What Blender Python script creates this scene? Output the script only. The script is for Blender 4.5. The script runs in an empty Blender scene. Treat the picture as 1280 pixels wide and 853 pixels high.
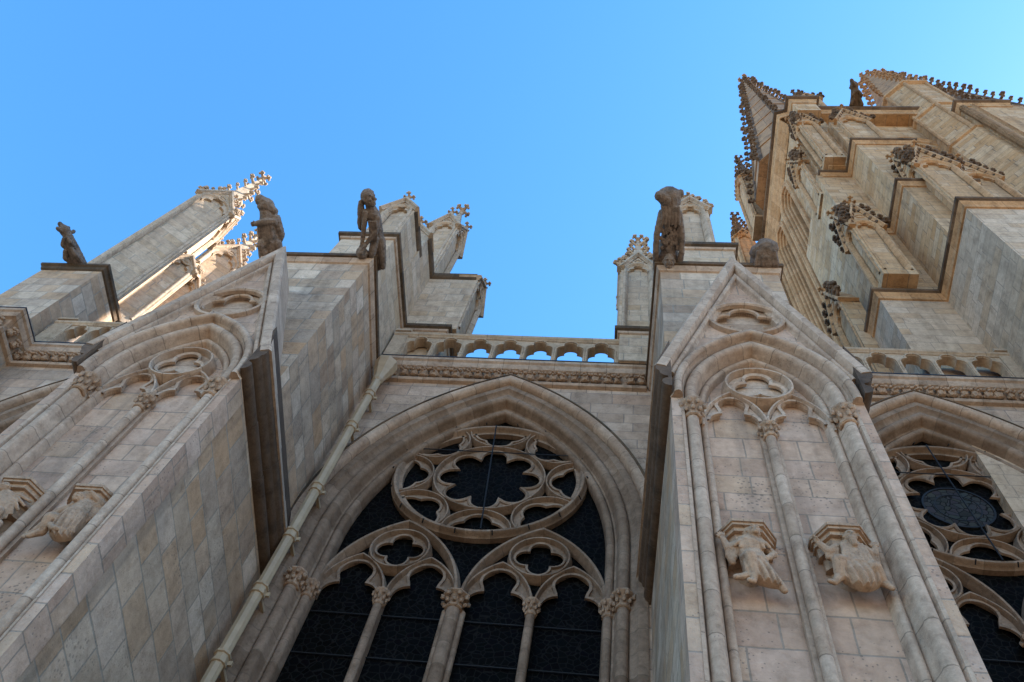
import bpy, bmesh, math, random
from mathutils import Vector, Matrix
from mathutils.geometry import tessellate_polygon
random.seed(7)
S = bpy.context.scene
C = S.collection
PI = math.pi
R = math.radians

# ------------------------------------------------------------------ camera
def cam_matrix():
    a, b, c = R(16.2004), R(154.1961), R(16.6474)
    return Matrix.Rotation(a, 3, 'Z') @ Matrix.Rotation(b, 3, 'X') @ Matrix.Rotation(c, 3, 'Z')
cd = bpy.data.cameras.new('camera')
cam = bpy.data.objects.new('camera', cd); C.objects.link(cam)
cam.matrix_world = Matrix.Translation((0, 0, 1.6)) @ cam_matrix().to_4x4()
cd.sensor_width = 36.0
cd.lens = 36.0 * 1144.9 / 1280.0
cd.clip_end = 5000
S.camera = cam

# ------------------------------------------------------------------ light
SUN_EL, SUN_AZ = 37.0, 68.0            # azimuth from +Y towards +X
w = bpy.data.worlds.new('World'); S.world = w; w.use_nodes = True
nt = w.node_tree
sky = nt.nodes.new('ShaderNodeTexSky'); sky.sky_type = 'NISHITA'; sky.sun_disc = False
sky.sun_elevation = R(SUN_EL); sky.sun_rotation = R(SUN_AZ); sky.altitude = 0
sky.air_density = 1.0; sky.dust_density = 0.35; sky.ozone_density = 2.5
bg = nt.nodes['Background']; bg.inputs['Strength'].default_value = 0.15
hs = nt.nodes.new('ShaderNodeHueSaturation'); hs.inputs['Saturation'].default_value = 1.26; hs.inputs['Hue'].default_value = 0.495
nt.links.new(sky.outputs[0], hs.inputs['Color']); nt.links.new(hs.outputs[0], bg.inputs['Color'])
d = Vector((math.sin(R(SUN_AZ)) * math.cos(R(SUN_EL)), math.cos(R(SUN_AZ)) * math.cos(R(SUN_EL)), math.sin(R(SUN_EL))))
sl = bpy.data.lights.new('sun', 'SUN'); sl.energy = 5.0; sl.angle = R(0.5); sl.color = (1.0, 0.93, 0.82)
so = bpy.data.objects.new('sun', sl); C.objects.link(so)
so.rotation_euler = d.to_track_quat('Z', 'Y').to_euler()
S.view_settings.view_transform = 'Standard'; S.view_settings.look = 'None'
S.view_settings.exposure = 1.79; S.view_settings.gamma = 1.0
S.view_settings.use_curve_mapping = False

# ------------------------------------------------------------------ materials
def new_mat(name):
    m = bpy.data.materials.new(name); m.use_nodes = True
    t = m.node_tree; b = t.nodes['Principled BSDF']
    b.inputs['Roughness'].default_value = 0.9
    if 'Specular IOR Level' in b.inputs: b.inputs['Specular IOR Level'].default_value = 0.2
    return m, t, b
def N(t, typ, **kw):
    n = t.nodes.new(typ)
    for k, v in kw.items(): setattr(n, k, v)
    return n
def mth(t, op, a, b=None, c=None):
    n = N(t, 'ShaderNodeMath', operation=op)
    for i, v in enumerate((a, b, c)):
        if v is None: continue
        if isinstance(v, (int, float)): n.inputs[i].default_value = v
        else: t.links.new(v, n.inputs[i])
    return n.outputs[0]
def ramp(t, fac, stops, interp='LINEAR'):
    n = N(t, 'ShaderNodeValToRGB'); n.color_ramp.interpolation = interp
    e = n.color_ramp.elements
    while len(e) < len(stops): e.new(0.5)
    for i, (p, c) in enumerate(stops):
        e[i].position = p; e[i].color = (*c, 1) if len(c) == 3 else c
    t.links.new(fac, n.inputs[0]); return n.outputs[0]
def mixc(t, fac, a, b, mode='MIX'):
    n = N(t, 'ShaderNodeMix', data_type='RGBA', blend_type=mode)
    if isinstance(fac, (int, float)): n.inputs[0].default_value = fac
    else: t.links.new(fac, n.inputs[0])
    for i, v in ((6, a), (7, b)):
        if isinstance(v, tuple): n.inputs[i].default_value = (*v, 1)
        else: t.links.new(v, n.inputs[i])
    return n.outputs[2]
def noise(t, vec, scale, detail=4, rough=0.55):
    n = N(t, 'ShaderNodeTexNoise'); n.inputs['Scale'].default_value = scale
    n.inputs['Detail'].default_value = detail; n.inputs['Roughness'].default_value = rough
    t.links.new(vec, n.inputs['Vector']); return n.outputs['Fac']

def stone_mat(name, cols, mortar, bw, bh, stain=(0.2, 0.17, 0.14), stain_amt=0.5, bump=0.4, msize=0.013, pits=1.0):
    m, t, b = new_mat(name)
    tc = N(t, 'ShaderNodeTexCoord').outputs['Object']
    oi = N(t, 'ShaderNodeObjectInfo').outputs['Random']
    off = N(t, 'ShaderNodeCombineXYZ'); t.links.new(mth(t, 'MULTIPLY', oi, 37.0), off.inputs[0]); t.links.new(mth(t, 'MULTIPLY', oi, 91.0), off.inputs[1])
    vo = N(t, 'ShaderNodeVectorMath', operation='ADD'); t.links.new(tc, vo.inputs[0]); t.links.new(off.outputs[0], vo.inputs[1])
    nv = vo.outputs[0]
    geo = N(t, 'ShaderNodeNewGeometry')
    sn = N(t, 'ShaderNodeSeparateXYZ'); t.links.new(geo.outputs['True Normal'], sn.inputs[0])
    sp = N(t, 'ShaderNodeSeparateXYZ'); t.links.new(tc, sp.inputs[0])
    ax = mth(t, 'ABSOLUTE', sn.outputs[0]); ay = mth(t, 'ABSOLUTE', sn.outputs[1])
    side = mth(t, 'GREATER_THAN', ax, ay)
    u = mth(t, 'ADD', mth(t, 'MULTIPLY', sp.outputs[0], mth(t, 'SUBTRACT', 1.0, side)), mth(t, 'MULTIPLY', mth(t, 'ADD', sp.outputs[1], 11.37), side))
    uv = N(t, 'ShaderNodeCombineXYZ')
    wob = mth(t, 'MULTIPLY', mth(t, 'SUBTRACT', noise(t, nv, 2.2, 3), 0.5), 0.03)
    # courses of unequal height: warp v by a slow wave
    vz = mth(t, 'ADD', sp.outputs[2], mth(t, 'MULTIPLY', mth(t, 'SINE', mth(t, 'MULTIPLY', sp.outputs[2], 1.7)), 0.10))
    t.links.new(mth(t, 'ADD', u, wob), uv.inputs[0]); t.links.new(mth(t, 'ADD', vz, wob), uv.inputs[1])
    br = N(t, 'ShaderNodeTexBrick'); br.offset = 0.5; br.squash = 0.62; br.squash_frequency = 3; br.offset_frequency = 2
    t.links.new(uv.outputs[0], br.inputs['Vector'])
    for k, v in (('Scale', 1.0), ('Mortar Size', msize), ('Mortar Smooth', 0.35), ('Bias', 0.0), ('Brick Width', bw), ('Row Height', bh)):
        br.inputs[k].default_value = v
    br.inputs['Color1'].default_value = (0, 0, 0, 1); br.inputs['Color2'].default_value = (1, 1, 1, 1); br.inputs['Mortar'].default_value = (.5, .5, .5, 1)
    n = len(cols)
    rb = N(t, 'ShaderNodeRGBToBW'); t.links.new(br.outputs['Color'], rb.inputs[0])
    c = ramp(t, rb.outputs[0], [((i + 0.5) / n, cc) for i, cc in enumerate(cols)], 'LINEAR')
    c = mixc(t, 0.2, c, ramp(t, rb.outputs[0], [(i / n, cc) for i, cc in enumerate(cols)], 'CONSTANT'))
    c = mixc(t, br.outputs['Fac'], c, mortar)
    big = noise(t, nv, 0.45, 5, 0.6)
    c = mixc(t, mth(t, 'MULTIPLY', ramp(t, big, [(0.48, (0, 0, 0)), (0.72, (1, 1, 1))]), stain_amt), c, stain)
    # vertical run-off streaks
    st = N(t, 'ShaderNodeMapping'); st.inputs['Scale'].default_value = (2.6, 2.6, 0.16); t.links.new(nv, st.inputs['Vector'])
    sk = noise(t, st.outputs[0], 1.0, 4, 0.6)
    c = mixc(t, mth(t, 'MULTIPLY', ramp(t, sk, [(0.53, (0, 0, 0)), (0.70, (1, 1, 1))]), stain_amt * 0.9), c, tuple(x * .6 for x in stain))
    fine = noise(t, nv, 9.0, 6, 0.7)
    c = mixc(t, 0.35, c, ramp(t, fine, [(0.3, (0.35, 0.33, 0.31)), (0.7, (1.0, 1.0, 1.0))]), 'MULTIPLY')
    mot = noise(t, nv, 3.2, 6, 0.72)
    c = mixc(t, 0.75, c, ramp(t, mot, [(0.28, (0.56, 0.52, 0.48)), (0.5, (0.96, 0.945, 0.93)), (0.72, (1.12, 1.12, 1.12))]), 'MULTIPLY')
    och = N(t, 'ShaderNodeMapping'); och.inputs['Location'].default_value = (13.1, 4.7, 2.2); t.links.new(nv, och.inputs['Vector'])
    c = mixc(t, mth(t, 'MULTIPLY', ramp(t, noise(t, och.outputs[0], 1.3, 5, 0.65), [(0.57, (0, 0, 0)), (0.72, (1, 1, 1))]), 0.3), c, (0.42, 0.29, 0.19))
    vor = N(t, 'ShaderNodeTexVoronoi'); vor.inputs['Scale'].default_value = 16.0; t.links.new(nv, vor.inputs['Vector'])
    pm = noise(t, nv, 1.1, 3)
    pit = mth(t, 'MULTIPLY', mth(t, 'LESS_THAN', vor.outputs['Distance'], mth(t, 'MULTIPLY', mth(t, 'SUBTRACT', pm, 0.36), 0.95)), pits)
    c = mixc(t, mth(t, 'MULTIPLY', pit, 0.45), c, (0.13, 0.105, 0.085))
    t.links.new(c, b.inputs['Base Color'])
    h = mth(t, 'ADD', mth(t, 'MULTIPLY', br.outputs['Fac'], -0.7), mth(t, 'MULTIPLY', fine, 0.7))
    h = mth(t, 'SUBTRACT', h, mth(t, 'MULTIPLY', pit, 1.2))
    h = mth(t, 'ADD', h, mth(t, 'MULTIPLY', mot, 1.1))
    h = mth(t, 'ADD', h, mth(t, 'MULTIPLY', noise(t, nv, 40, 3), 0.25))
    bp = N(t, 'ShaderNodeBump'); bp.inputs['Strength'].default_value = bump; bp.inputs['Distance'].default_value = 0.05
    t.links.new(h, bp.inputs['Height']); t.links.new(bp.outputs[0], b.inputs['Normal'])
    return m

def trim_mat(name, c0, c1, stain, stain_amt=0.4, joint=0.62, bump=0.3, scale=1.0):
    """carved / moulded stone; joints run across the moulding using the sweep UV (u = length)"""
    m, t, b = new_mat(name)
    tc = N(t, 'ShaderNodeTexCoord')
    oi = N(t, 'ShaderNodeObjectInfo').outputs['Random']
    off = N(t, 'ShaderNodeCombineXYZ'); t.links.new(mth(t, 'MULTIPLY', oi, 57.0), off.inputs[0]); t.links.new(mth(t, 'MULTIPLY', oi, 31.0), off.inputs[2])
    vo = N(t, 'ShaderNodeVectorMath', operation='ADD'); t.links.new(tc.outputs['Object'], vo.inputs[0]); t.links.new(off.outputs[0], vo.inputs[1])
    nv = vo.outputs[0]
    su = N(t, 'ShaderNodeSeparateXYZ'); t.links.new(tc.outputs['UV'], su.inputs[0])
    seg = mth(t, 'DIVIDE', su.outputs[0], joint)
    fr = mth(t, 'FRACT', seg); fl = mth(t, 'FLOOR', seg)
    wn = N(t, 'ShaderNodeTexWhiteNoise', noise_dimensions='1D'); t.links.new(mth(t, 'ADD', fl, mth(t, 'MULTIPLY', oi, 99.0)), wn.inputs['W'])
    big = noise(t, nv, 0.9, 5, 0.65)
    mx = mth(t, 'ADD', mth(t, 'MULTIPLY', wn.outputs['Value'], 0.55), mth(t, 'MULTIPLY', big, 0.6))
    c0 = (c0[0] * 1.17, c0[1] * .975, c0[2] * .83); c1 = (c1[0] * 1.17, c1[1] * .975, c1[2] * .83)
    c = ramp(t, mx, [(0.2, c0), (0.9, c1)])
    jl = mth(t, 'LESS_THAN', fr, 0.018 / joint)
    hasuv = mth(t, 'GREATER_THAN', su.outputs[0], 0.0005)
    jl = mth(t, 'MULTIPLY', jl, hasuv)
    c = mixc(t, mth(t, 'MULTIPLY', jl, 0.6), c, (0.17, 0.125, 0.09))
    s2 = noise(t, nv, 1.9 * scale, 5, 0.65)
    c = mixc(t, mth(t, 'MULTIPLY', ramp(t, s2, [(0.5, (0, 0, 0)), (0.7, (1, 1, 1))]), stain_amt), c, stain)
    fine = noise(t, nv, 14.0, 6, 0.7)
    c = mixc(t, 0.45, c, ramp(t, fine, [(0.3, (0.30, 0.28, 0.26)), (0.7, (1, 1, 1))]), 'MULTIPLY')
    mot = noise(t, nv, 4.0 * scale, 6, 0.72)
    c = mixc(t, 0.7, c, ramp(t, mot, [(0.28, (0.45, 0.40, 0.35)), (0.5, (0.95, 0.93, 0.91)), (0.72, (1.1, 1.1, 1.1))]), 'MULTIPLY')
    vor = N(t, 'ShaderNodeTexVoronoi'); vor.inputs['Scale'].default_value = 22.0; t.links.new(nv, vor.inputs['Vector'])
    pit = mth(t, 'LESS_THAN', vor.outputs['Distance'], mth(t, 'MULTIPLY', mth(t, 'SUBTRACT', big, 0.40), 0.8))
    c = mixc(t, mth(t, 'MULTIPLY', pit, 0.5), c, (0.12, 0.095, 0.075))
    t.links.new(c, b.inputs['Base Color'])
    h = mth(t, 'SUBTRACT', mth(t, 'ADD', mth(t, 'ADD', mth(t, 'MULTIPLY', fine, 0.8), mth(t, 'SUBTRACT', mth(t, 'MULTIPLY', mot, 0.8), pit)), mth(t, 'MULTIPLY', noise(t, nv, 45, 3), 0.3)), jl)
    bp = N(t, 'ShaderNodeBump'); bp.inputs['Strength'].default_value = bump; bp.inputs['Distance'].default_value = 0.04
    t.links.new(h, bp.inputs['Height']); t.links.new(bp.outputs[0], b.inputs['Normal'])
    return m

M = {}
def wm(cols): return [(r * 1.29, g * 1.055, b * .865) for r, g, b in cols]
M['wall'] = stone_mat('pale_ashlar', wm([(0.34, 0.30, 0.27), (0.43, 0.385, 0.35), (0.38, 0.31, 0.265), (0.49, 0.45, 0.42), (0.40, 0.36, 0.33)]), (0.31, 0.245, 0.205), 0.95, 0.40, stain_amt=0.45)
M['butt'] = stone_mat('mixed_ashlar', wm([(0.34, 0.31, 0.28), (0.47, 0.44, 0.40), (0.38, 0.29, 0.205), (0.54, 0.52, 0.49), (0.37, 0.34, 0.30), (0.41, 0.33, 0.25), (0.45, 0.42, 0.39), (0.33, 0.27, 0.22)]), (0.35, 0.295, 0.235), 0.86, 0.47, stain=(0.20, 0.17, 0.145), stain_amt=0.45, msize=0.016)
M['panel'] = stone_mat('pink_ashlar', wm([(0.40, 0.325, 0.28), (0.46, 0.39, 0.345), (0.37, 0.295, 0.255), (0.45, 0.39, 0.36), (0.42, 0.35, 0.29)]), (0.33, 0.258, 0.20), 0.72, 0.44, stain=(0.23, 0.18, 0.15), stain_amt=0.45, pits=1.3)
M['pinn'] = stone_mat('pinnacle_ashlar', wm([(0.42, 0.38, 0.33), (0.48, 0.44, 0.385), (0.42, 0.36, 0.28), (0.50, 0.47, 0.42)]), (0.38, 0.33, 0.27), 0.85, 0.42, stain=(0.27, 0.23, 0.18), stain_amt=0.3)
M['tower'] = stone_mat('golden_ashlar', wm([(0.43, 0.325, 0.21), (0.47, 0.375, 0.26), (0.40, 0.28, 0.16), (0.49, 0.41, 0.31)]), (0.27, 0.20, 0.14), 0.95, 0.42, stain=(0.20, 0.13, 0.075), stain_amt=0.45)
M['tower_grey'] = stone_mat('grey_tower_ashlar', wm([(0.42, 0.38, 0.33), (0.46, 0.42, 0.365), (0.42, 0.35, 0.27), (0.49, 0.45, 0.40)]), (0.36, 0.28, 0.21), 1.1, 0.42, stain=(0.29, 0.22, 0.15), stain_amt=0.35)
M['trim'] = trim_mat('moulded_stone', (0.35, 0.29, 0.24), (0.50, 0.45, 0.40), (0.24, 0.19, 0.15))
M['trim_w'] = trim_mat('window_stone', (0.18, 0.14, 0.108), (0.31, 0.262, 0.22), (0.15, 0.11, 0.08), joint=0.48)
M['trim_y'] = trim_mat('cream_stone', (0.37, 0.325, 0.26), (0.48, 0.43, 0.36), (0.26, 0.21, 0.14), joint=0.9)
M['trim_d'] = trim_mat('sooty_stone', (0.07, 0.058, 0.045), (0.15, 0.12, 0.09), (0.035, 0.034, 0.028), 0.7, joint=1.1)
M['eave'] = trim_mat('dark_brown_stone', (0.075, 0.06, 0.048), (0.15, 0.118, 0.095), (0.035, 0.03, 0.026), 0.6, joint=1.1)  # eaves mouldings, a darker brown than the other trim
M['carve'] = trim_mat('carved_stone', (0.33, 0.26, 0.20), (0.44, 0.36, 0.29), (0.15, 0.115, 0.085), 0.5, scale=3.0, bump=0.45)
M['garg'] = trim_mat('weathered_carving', (0.135, 0.125, 0.122), (0.25, 0.235, 0.23), (0.045, 0.044, 0.045), 0.7, scale=2.5, bump=0.6)
M['tower_trim'] = trim_mat('golden_moulding', (0.40, 0.27, 0.15), (0.53, 0.39, 0.25), (0.17, 0.105, 0.06), 0.5, joint=0.8)
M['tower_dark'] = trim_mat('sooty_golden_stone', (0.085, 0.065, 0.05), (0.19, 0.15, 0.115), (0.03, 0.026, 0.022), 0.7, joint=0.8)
M['spire'] = trim_mat('lacy_spire_stone', (0.30, 0.21, 0.14), (0.42, 0.31, 0.21), (0.12, 0.08, 0.055), 0.6, scale=0.8)

def simple(name, col, rough=0.5, metal=0.0, nscale=6.0, var=0.25, bump=0.1):
    m, t, b = new_mat(name)
    tc = N(t, 'ShaderNodeTexCoord').outputs['Object']
    n = noise(t, tc, nscale, 5, 0.65)
    c = mixc(t, mth(t, 'MULTIPLY', n, var * 2), col, tuple(x * 0.45 for x in col))
    t.links.new(c, b.inputs['Base Color']); b.inputs['Roughness'].default_value = rough; b.inputs['Metallic'].default_value = metal
    bp = N(t, 'ShaderNodeBump'); bp.inputs['Strength'].default_value = bump; bp.inputs['Distance'].default_value = 0.02
    t.links.new(n, bp.inputs['Height']); t.links.new(bp.outputs[0], b.inputs['Normal'])
    return m
M['pipe'] = simple('cream_painted_metal', (0.54, 0.405, 0.265), 0.5, 0, 3.0, 0.45)
M['lead'] = simple('dark_lead', (0.035, 0.04, 0.055), 0.5, 0.3)
M['iron'] = simple('black_iron', (0.02, 0.02, 0.022), 0.6, 0.2)
M['slate'] = simple('slate', (0.07, 0.075, 0.085), 0.6)
M['paving'] = simple('pale_paving', (0.23, 0.175, 0.12), 0.9, 0, 3.0, 0.15)
M['opening'] = simple('opening_dark', (0.06, 0.045, 0.03), 0.9)
def glass_mat(name='leaded_stained_glass', sc=8.0, val=0.005, lead=(0.012, 0.011, 0.010), base=(0.0042, 0.0036, 0.0034)):
    m, t, b = new_mat(name)
    tc = N(t, 'ShaderNodeTexCoord').outputs['Object']
    v = N(t, 'ShaderNodeTexVoronoi', feature='DISTANCE_TO_EDGE'); v.inputs['Scale'].default_value = sc; t.links.new(tc, v.inputs['Vector'])
    v2 = N(t, 'ShaderNodeTexVoronoi'); v2.inputs['Scale'].default_value = sc; t.links.new(tc, v2.inputs['Vector'])
    hs = N(t, 'ShaderNodeHueSaturation'); hs.inputs['Saturation'].default_value = 0.3; hs.inputs['Value'].default_value = val; t.links.new(v2.outputs['Color'], hs.inputs['Color'])
    c = mixc(t, 0.5, hs.outputs[0], base)
    c = mixc(t, mth(t, 'LESS_THAN', v.outputs['Distance'], 0.05), c, lead)
    t.links.new(c, b.inputs['Base Color']); b.inputs['Roughness'].default_value = 0.4
    b.inputs['Specular IOR Level'].default_value = 0.01
    bp = N(t, 'ShaderNodeBump'); bp.inputs['Strength'].default_value = 0.3; bp.inputs['Distance'].default_value = 0.02
    t.links.new(v.outputs['Distance'], bp.inputs['Height']); t.links.new(bp.outputs[0], b.inputs['Normal'])
    return m
M['glass'] = glass_mat()
M['roundel'] = glass_mat('pale_leaded_glass', 7.0, 0.05, (0.012, 0.012, 0.012), (0.045, 0.045, 0.046))

# ------------------------------------------------------------------ mesh builder
def FY(u, v, w): return (u, w, v)            # facade plane: u = X, v = Z, w = Y
def PL(u, v, w): return (u, v, w)            # plan: u = X, v = Y, w = Z
def FX(u, v, w): return (w, u, v)            # flank plane: u = Y, v = Z, w = X

class B:
    def __init__(s): s.v = []; s.f = []; s.uv = []
    def face(s, idx, uv=None): s.f.append(idx); s.uv.append(uv)
    def add(s, vs, fs):
        o = len(s.v); s.v += [tuple(p) for p in vs]
        for f in fs: s.face([o + i for i in f])
        return s
    def box(s, x0, x1, y0, y1, z0, z1):
        return s.add([(x0, y0, z0), (x1, y0, z0), (x1, y1, z0), (x0, y1, z0), (x0, y0, z1), (x1, y0, z1), (x1, y1, z1), (x0, y1, z1)],
                     [(0, 3, 2, 1), (4, 5, 6, 7), (0, 1, 5, 4), (1, 2, 6, 5), (2, 3, 7, 6), (3, 0, 4, 7)])
    def prism(s, poly, w0, w1, F=FY):
        n = len(poly)
        return s.add([F(u, v, w0) for u, v in poly] + [F(u, v, w1) for u, v in poly],
                     [tuple(range(n)), tuple(range(2 * n - 1, n - 1, -1))] + [(i, (i + 1) % n, n + (i + 1) % n, n + i) for i in range(n)])
    def plate(s, outer, holes, w0, w1, F=FY, back=True):
        loops = [outer] + holes
        flat = [p for l in loops for p in l]
        tris = tessellate_polygon([[Vector((u, v, 0)) for u, v in l] for l in loops])
        n = len(flat)
        vs = [F(u, v, w0) for u, v in flat] + [F(u, v, w1) for u, v in flat]
        fs = [tuple(t) for t in tris] + ([tuple(n + i for i in reversed(t)) for t in tris] if back else [])
        o = 0
        for l in loops:
            k = len(l)
            for i in range(k):
                a, b_ = o + i, o + (i + 1) % k
                fs.append((a, b_, n + b_, n + a))
            o += k
        return s.add(vs, fs)
    def sweep(s, path, prof, F=FY, closed=False, cap=True, pclosed=False):
        n = len(path); P = [Vector(p) for p in path]; k = len(prof)
        o = len(s.v); L = 0.0; ls = []
        for i in range(n):
            if i: L += (P[i] - P[i - 1]).length
            ls.append(L)
            a = P[i - 1] if (i or closed) else None
            c = P[(i + 1) % n] if (i < n - 1 or closed) else None
            d1 = (P[i] - a).normalized() if a is not None else None
            d2 = (c - P[i]).normalized() if c is not None else None
            if d1 is None: d1 = d2
            if d2 is None: d2 = d1
            n1 = Vector((-d1.y, d1.x)); n2 = Vector((-d2.y, d2.x))
            b = n1 + n2
            if b.length < 1e-6: b = n1.copy()
            b.normalize(); b = b / max(0.3, b.dot(n1))
            for (q, wd) in prof:
                s.v.append(F(P[i].x + b.x * q, P[i].y + b.y * q, wd))
        if closed: ls.append(L + (P[0] - P[-1]).length)
        cum = [0.0]
        for j in range(1, k + 1):
            p, q = prof[j - 1], prof[j % k]
            cum.append(cum[-1] + math.hypot(p[0] - q[0], p[1] - q[1]))
        for i in range(n if closed else n - 1):
            i2 = (i + 1) % n
            for j in range(k if pclosed else k - 1):
                j2 = (j + 1) % k
                u0, u1 = ls[i] + 0.31, ls[i + 1] + 0.31
                s.face([o + i * k + j, o + i2 * k + j, o + i2 * k + j2, o + i * k + j2], [(u0, cum[j]), (u1, cum[j]), (u1, cum[j + 1]), (u0, cum[j + 1])])
        if cap and not closed and k > 2:
            s.face([o + j for j in range(k)]); s.face([o + (n - 1) * k + j for j in range(k - 1, -1, -1)])
        return s
    def cyl(s, p0, p1, r0, r1=None, n=12, cap=True, uoff=0.31):
        r1 = r0 if r1 is None else r1
        p0, p1 = Vector(p0), Vector(p1); ax = p1 - p0; L = ax.length; ax.normalize()
        a = ax.orthogonal().normalized(); b = ax.cross(a)
        o = len(s.v)
        for p, r in ((p0, r0), (p1, r1)):
            for i in range(n):
                t = 2 * PI * i / n; s.v.append(tuple(p + a * (r * math.cos(t)) + b * (r * math.sin(t))))
        for i in range(n):
            j = (i + 1) % n
            s.face([o + i, o + j, o + n + j, o + n + i], [(uoff, 0), (uoff, 0.1), (uoff + L, 0.1), (uoff + L, 0)])
        if cap: s.face([o + i for i in range(n - 1, -1, -1)]); s.face([o + n + i for i in range(n)])
        return s
    def lathe(s, c, prof, n=16, a0=0.0, sx=1.0, sy=1.0):
        o = len(s.v); k = len(prof)
        for r, z in prof:
            for i in range(n):
                t = a0 + 2 * PI * i / n; s.v.append((c[0] + r * sx * math.cos(t), c[1] + r * sy * math.sin(t), c[2] + z))
        for j in range(k - 1):
            for i in range(n):
                i2 = (i + 1) % n; s.face([o + j * n + i, o + j * n + i2, o + (j + 1) * n + i2, o + (j + 1) * n + i])
        s.face([o + i for i in range(n - 1, -1, -1)]); s.face([o + (k - 1) * n + i for i in range(n)])
        return s
    def ball(s, c, r, n=8, m=6, rot=None):
        if not isinstance(r, (tuple, list)): r = (r, r, r)
        o = len(s.v); rot = rot or Matrix.Identity(3); c = Vector(c)
        for j in range(1, m):
            ph = PI * j / m
            for i in range(n):
                t = 2 * PI * i / n
                s.v.append(tuple(c + rot @ Vector((r[0] * math.sin(ph) * math.cos(t), r[1] * math.sin(ph) * math.sin(t), r[2] * math.cos(ph)))))
        top = len(s.v); s.v.append(tuple(c + rot @ Vector((0, 0, r[2])))); s.v.append(tuple(c - rot @ Vector((0, 0, r[2]))))
        for j in range(m - 2):
            for i in range(n):
                i2 = (i + 1) % n; s.face([o + j * n + i, o + (j + 1) * n + i, o + (j + 1) * n + i2, o + j * n + i2])
        for i in range(n):
            i2 = (i + 1) % n
            s.face([top, o + i, o + i2]); s.face([top + 1, o + (m - 2) * n + i2, o + (m - 2) * n + i])
        return s
    def limb(s, pts, n=8):
        """tapered capsule chain: pts = [(p, r), ...]"""
        for (p, r), (q, r2) in zip(pts[:-1], pts[1:]):
            s.cyl(p, q, r, r2, n)
        for p, r in pts: s.ball(p, r, n, 6)
        return s
    def build(s, name, mat, parent=None, smooth=35, at=None):
        me = bpy.data.meshes.new(name)
        org = Vector(at) if at is not None else (Vector(parent['org']) if parent is not None else Vector((0, 0, 0)))
        me.from_pydata([(x - org.x, y - org.y, z - org.z) for x, y, z in s.v], [], s.f)
        uvl = me.uv_layers.new(name='UVMap')
        if any(u is not None for u in s.uv):
            for p in me.polygons:
                u = s.uv[p.index]
                if u:
                    for li, q in zip(p.loop_indices, u): uvl.data[li].uv = q
        bm = bmesh.new(); bm.from_mesh(me); bmesh.ops.recalc_face_normals(bm, faces=bm.faces); bm.to_mesh(me); bm.free()
        if smooth:
            me.shade_smooth(); me.set_sharp_from_angle(angle=R(smooth))
        me.materials.append(M[mat] if isinstance(mat, str) else mat)
        o = bpy.data.objects.new(name, me); C.objects.link(o)
        o['org'] = tuple(org)
        if parent is not None:
            o.parent = parent
            po = Vector(parent['org'])
            o.location = org - po
        else:
            o.location = org
        return o

def thing(name, label, cat, loc, group=None):
    o = bpy.data.objects.new(name, None); C.objects.link(o); o.location = loc; o['org'] = tuple(loc)
    o['label'] = label; o['category'] = cat
    if group: o['group'] = group
    o.empty_display_size = 0.3
    return o
def tag(o, label, cat, group=None):
    o['label'] = label; o['category'] = cat
    if group: o['group'] = group
    return o
def copy_tree(o, parent=None, off=(0, 0, 0)):
    c = o.copy(); C.objects.link(c)
    if parent is not None: c.parent = parent
    c.location = Vector(o.location) + Vector(off)
    if 'org' in o: c['org'] = tuple(Vector(o['org']) + Vector(off))
    for ch in o.children: copy_tree(ch, c)
    return c
def inst(mesh_obj, parent, loc, rotz=0.0, scale=1.0, rot=None):
    """another copy of a small repeated part (shares the mesh); loc in world coordinates"""
    c = mesh_obj.copy(); C.objects.link(c); c.parent = parent
    c.location = Vector(loc) - Vector(parent['org']); c['org'] = tuple(loc)
    c.rotation_euler = rot if rot is not None else (0, 0, rotz); c.scale = (scale,) * 3
    return c

# ------------------------------------------------------------------ 2D shapes
def arc_pts(cx, cz, r, a0, a1, n): return [(cx + r * math.cos(a0 + (a1 - a0) * i / n), cz + r * math.sin(a0 + (a1 - a0) * i / n)) for i in range(n + 1)]
def parch(cx, zs, a, r, n=16, zb=None):
    """pointed arch, left springing -> apex -> right springing; zb adds straight jambs down to zb"""
    t = math.acos((r - a) / r)
    L = arc_pts(cx - a + r, zs, r, PI, PI - t, n); Rr = arc_pts(cx + a - r, zs, r, t, 0, n)
    p = L + Rr[1:]
    if zb is not None: p = [(cx - a, zb)] + p + [(cx + a, zb)]
    return p
def circle(cx, cz, r, n=40): return [(cx + r * math.cos(2 * PI * i / n), cz + r * math.sin(2 * PI * i / n)) for i in range(n)]
def lobes(cx, cz, circs, n=96, rot=0.0):
    """outline of a union of circles seen from (cx, cz)"""
    out = []
    for i in range(n):
        t = 2 * PI * i / n + rot; dx, dy = math.cos(t), math.sin(t); best = 0.02
        for (x, y, r) in circs:
            b = x * dx + y * dy; disc = b * b - (x * x + y * y - r * r)
            if disc > 0: best = max(best, b + math.sqrt(disc))
        out.append((cx + dx * best, cz + dy * best))
    return out
def foil(cx, cz, k, R0, r, rot=PI / 2, n=96):
    return lobes(cx, cz, [(R0 * math.cos(rot + 2 * PI * i / k), R0 * math.sin(rot + 2 * PI * i / k), r) for i in range(k)], n)
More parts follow.
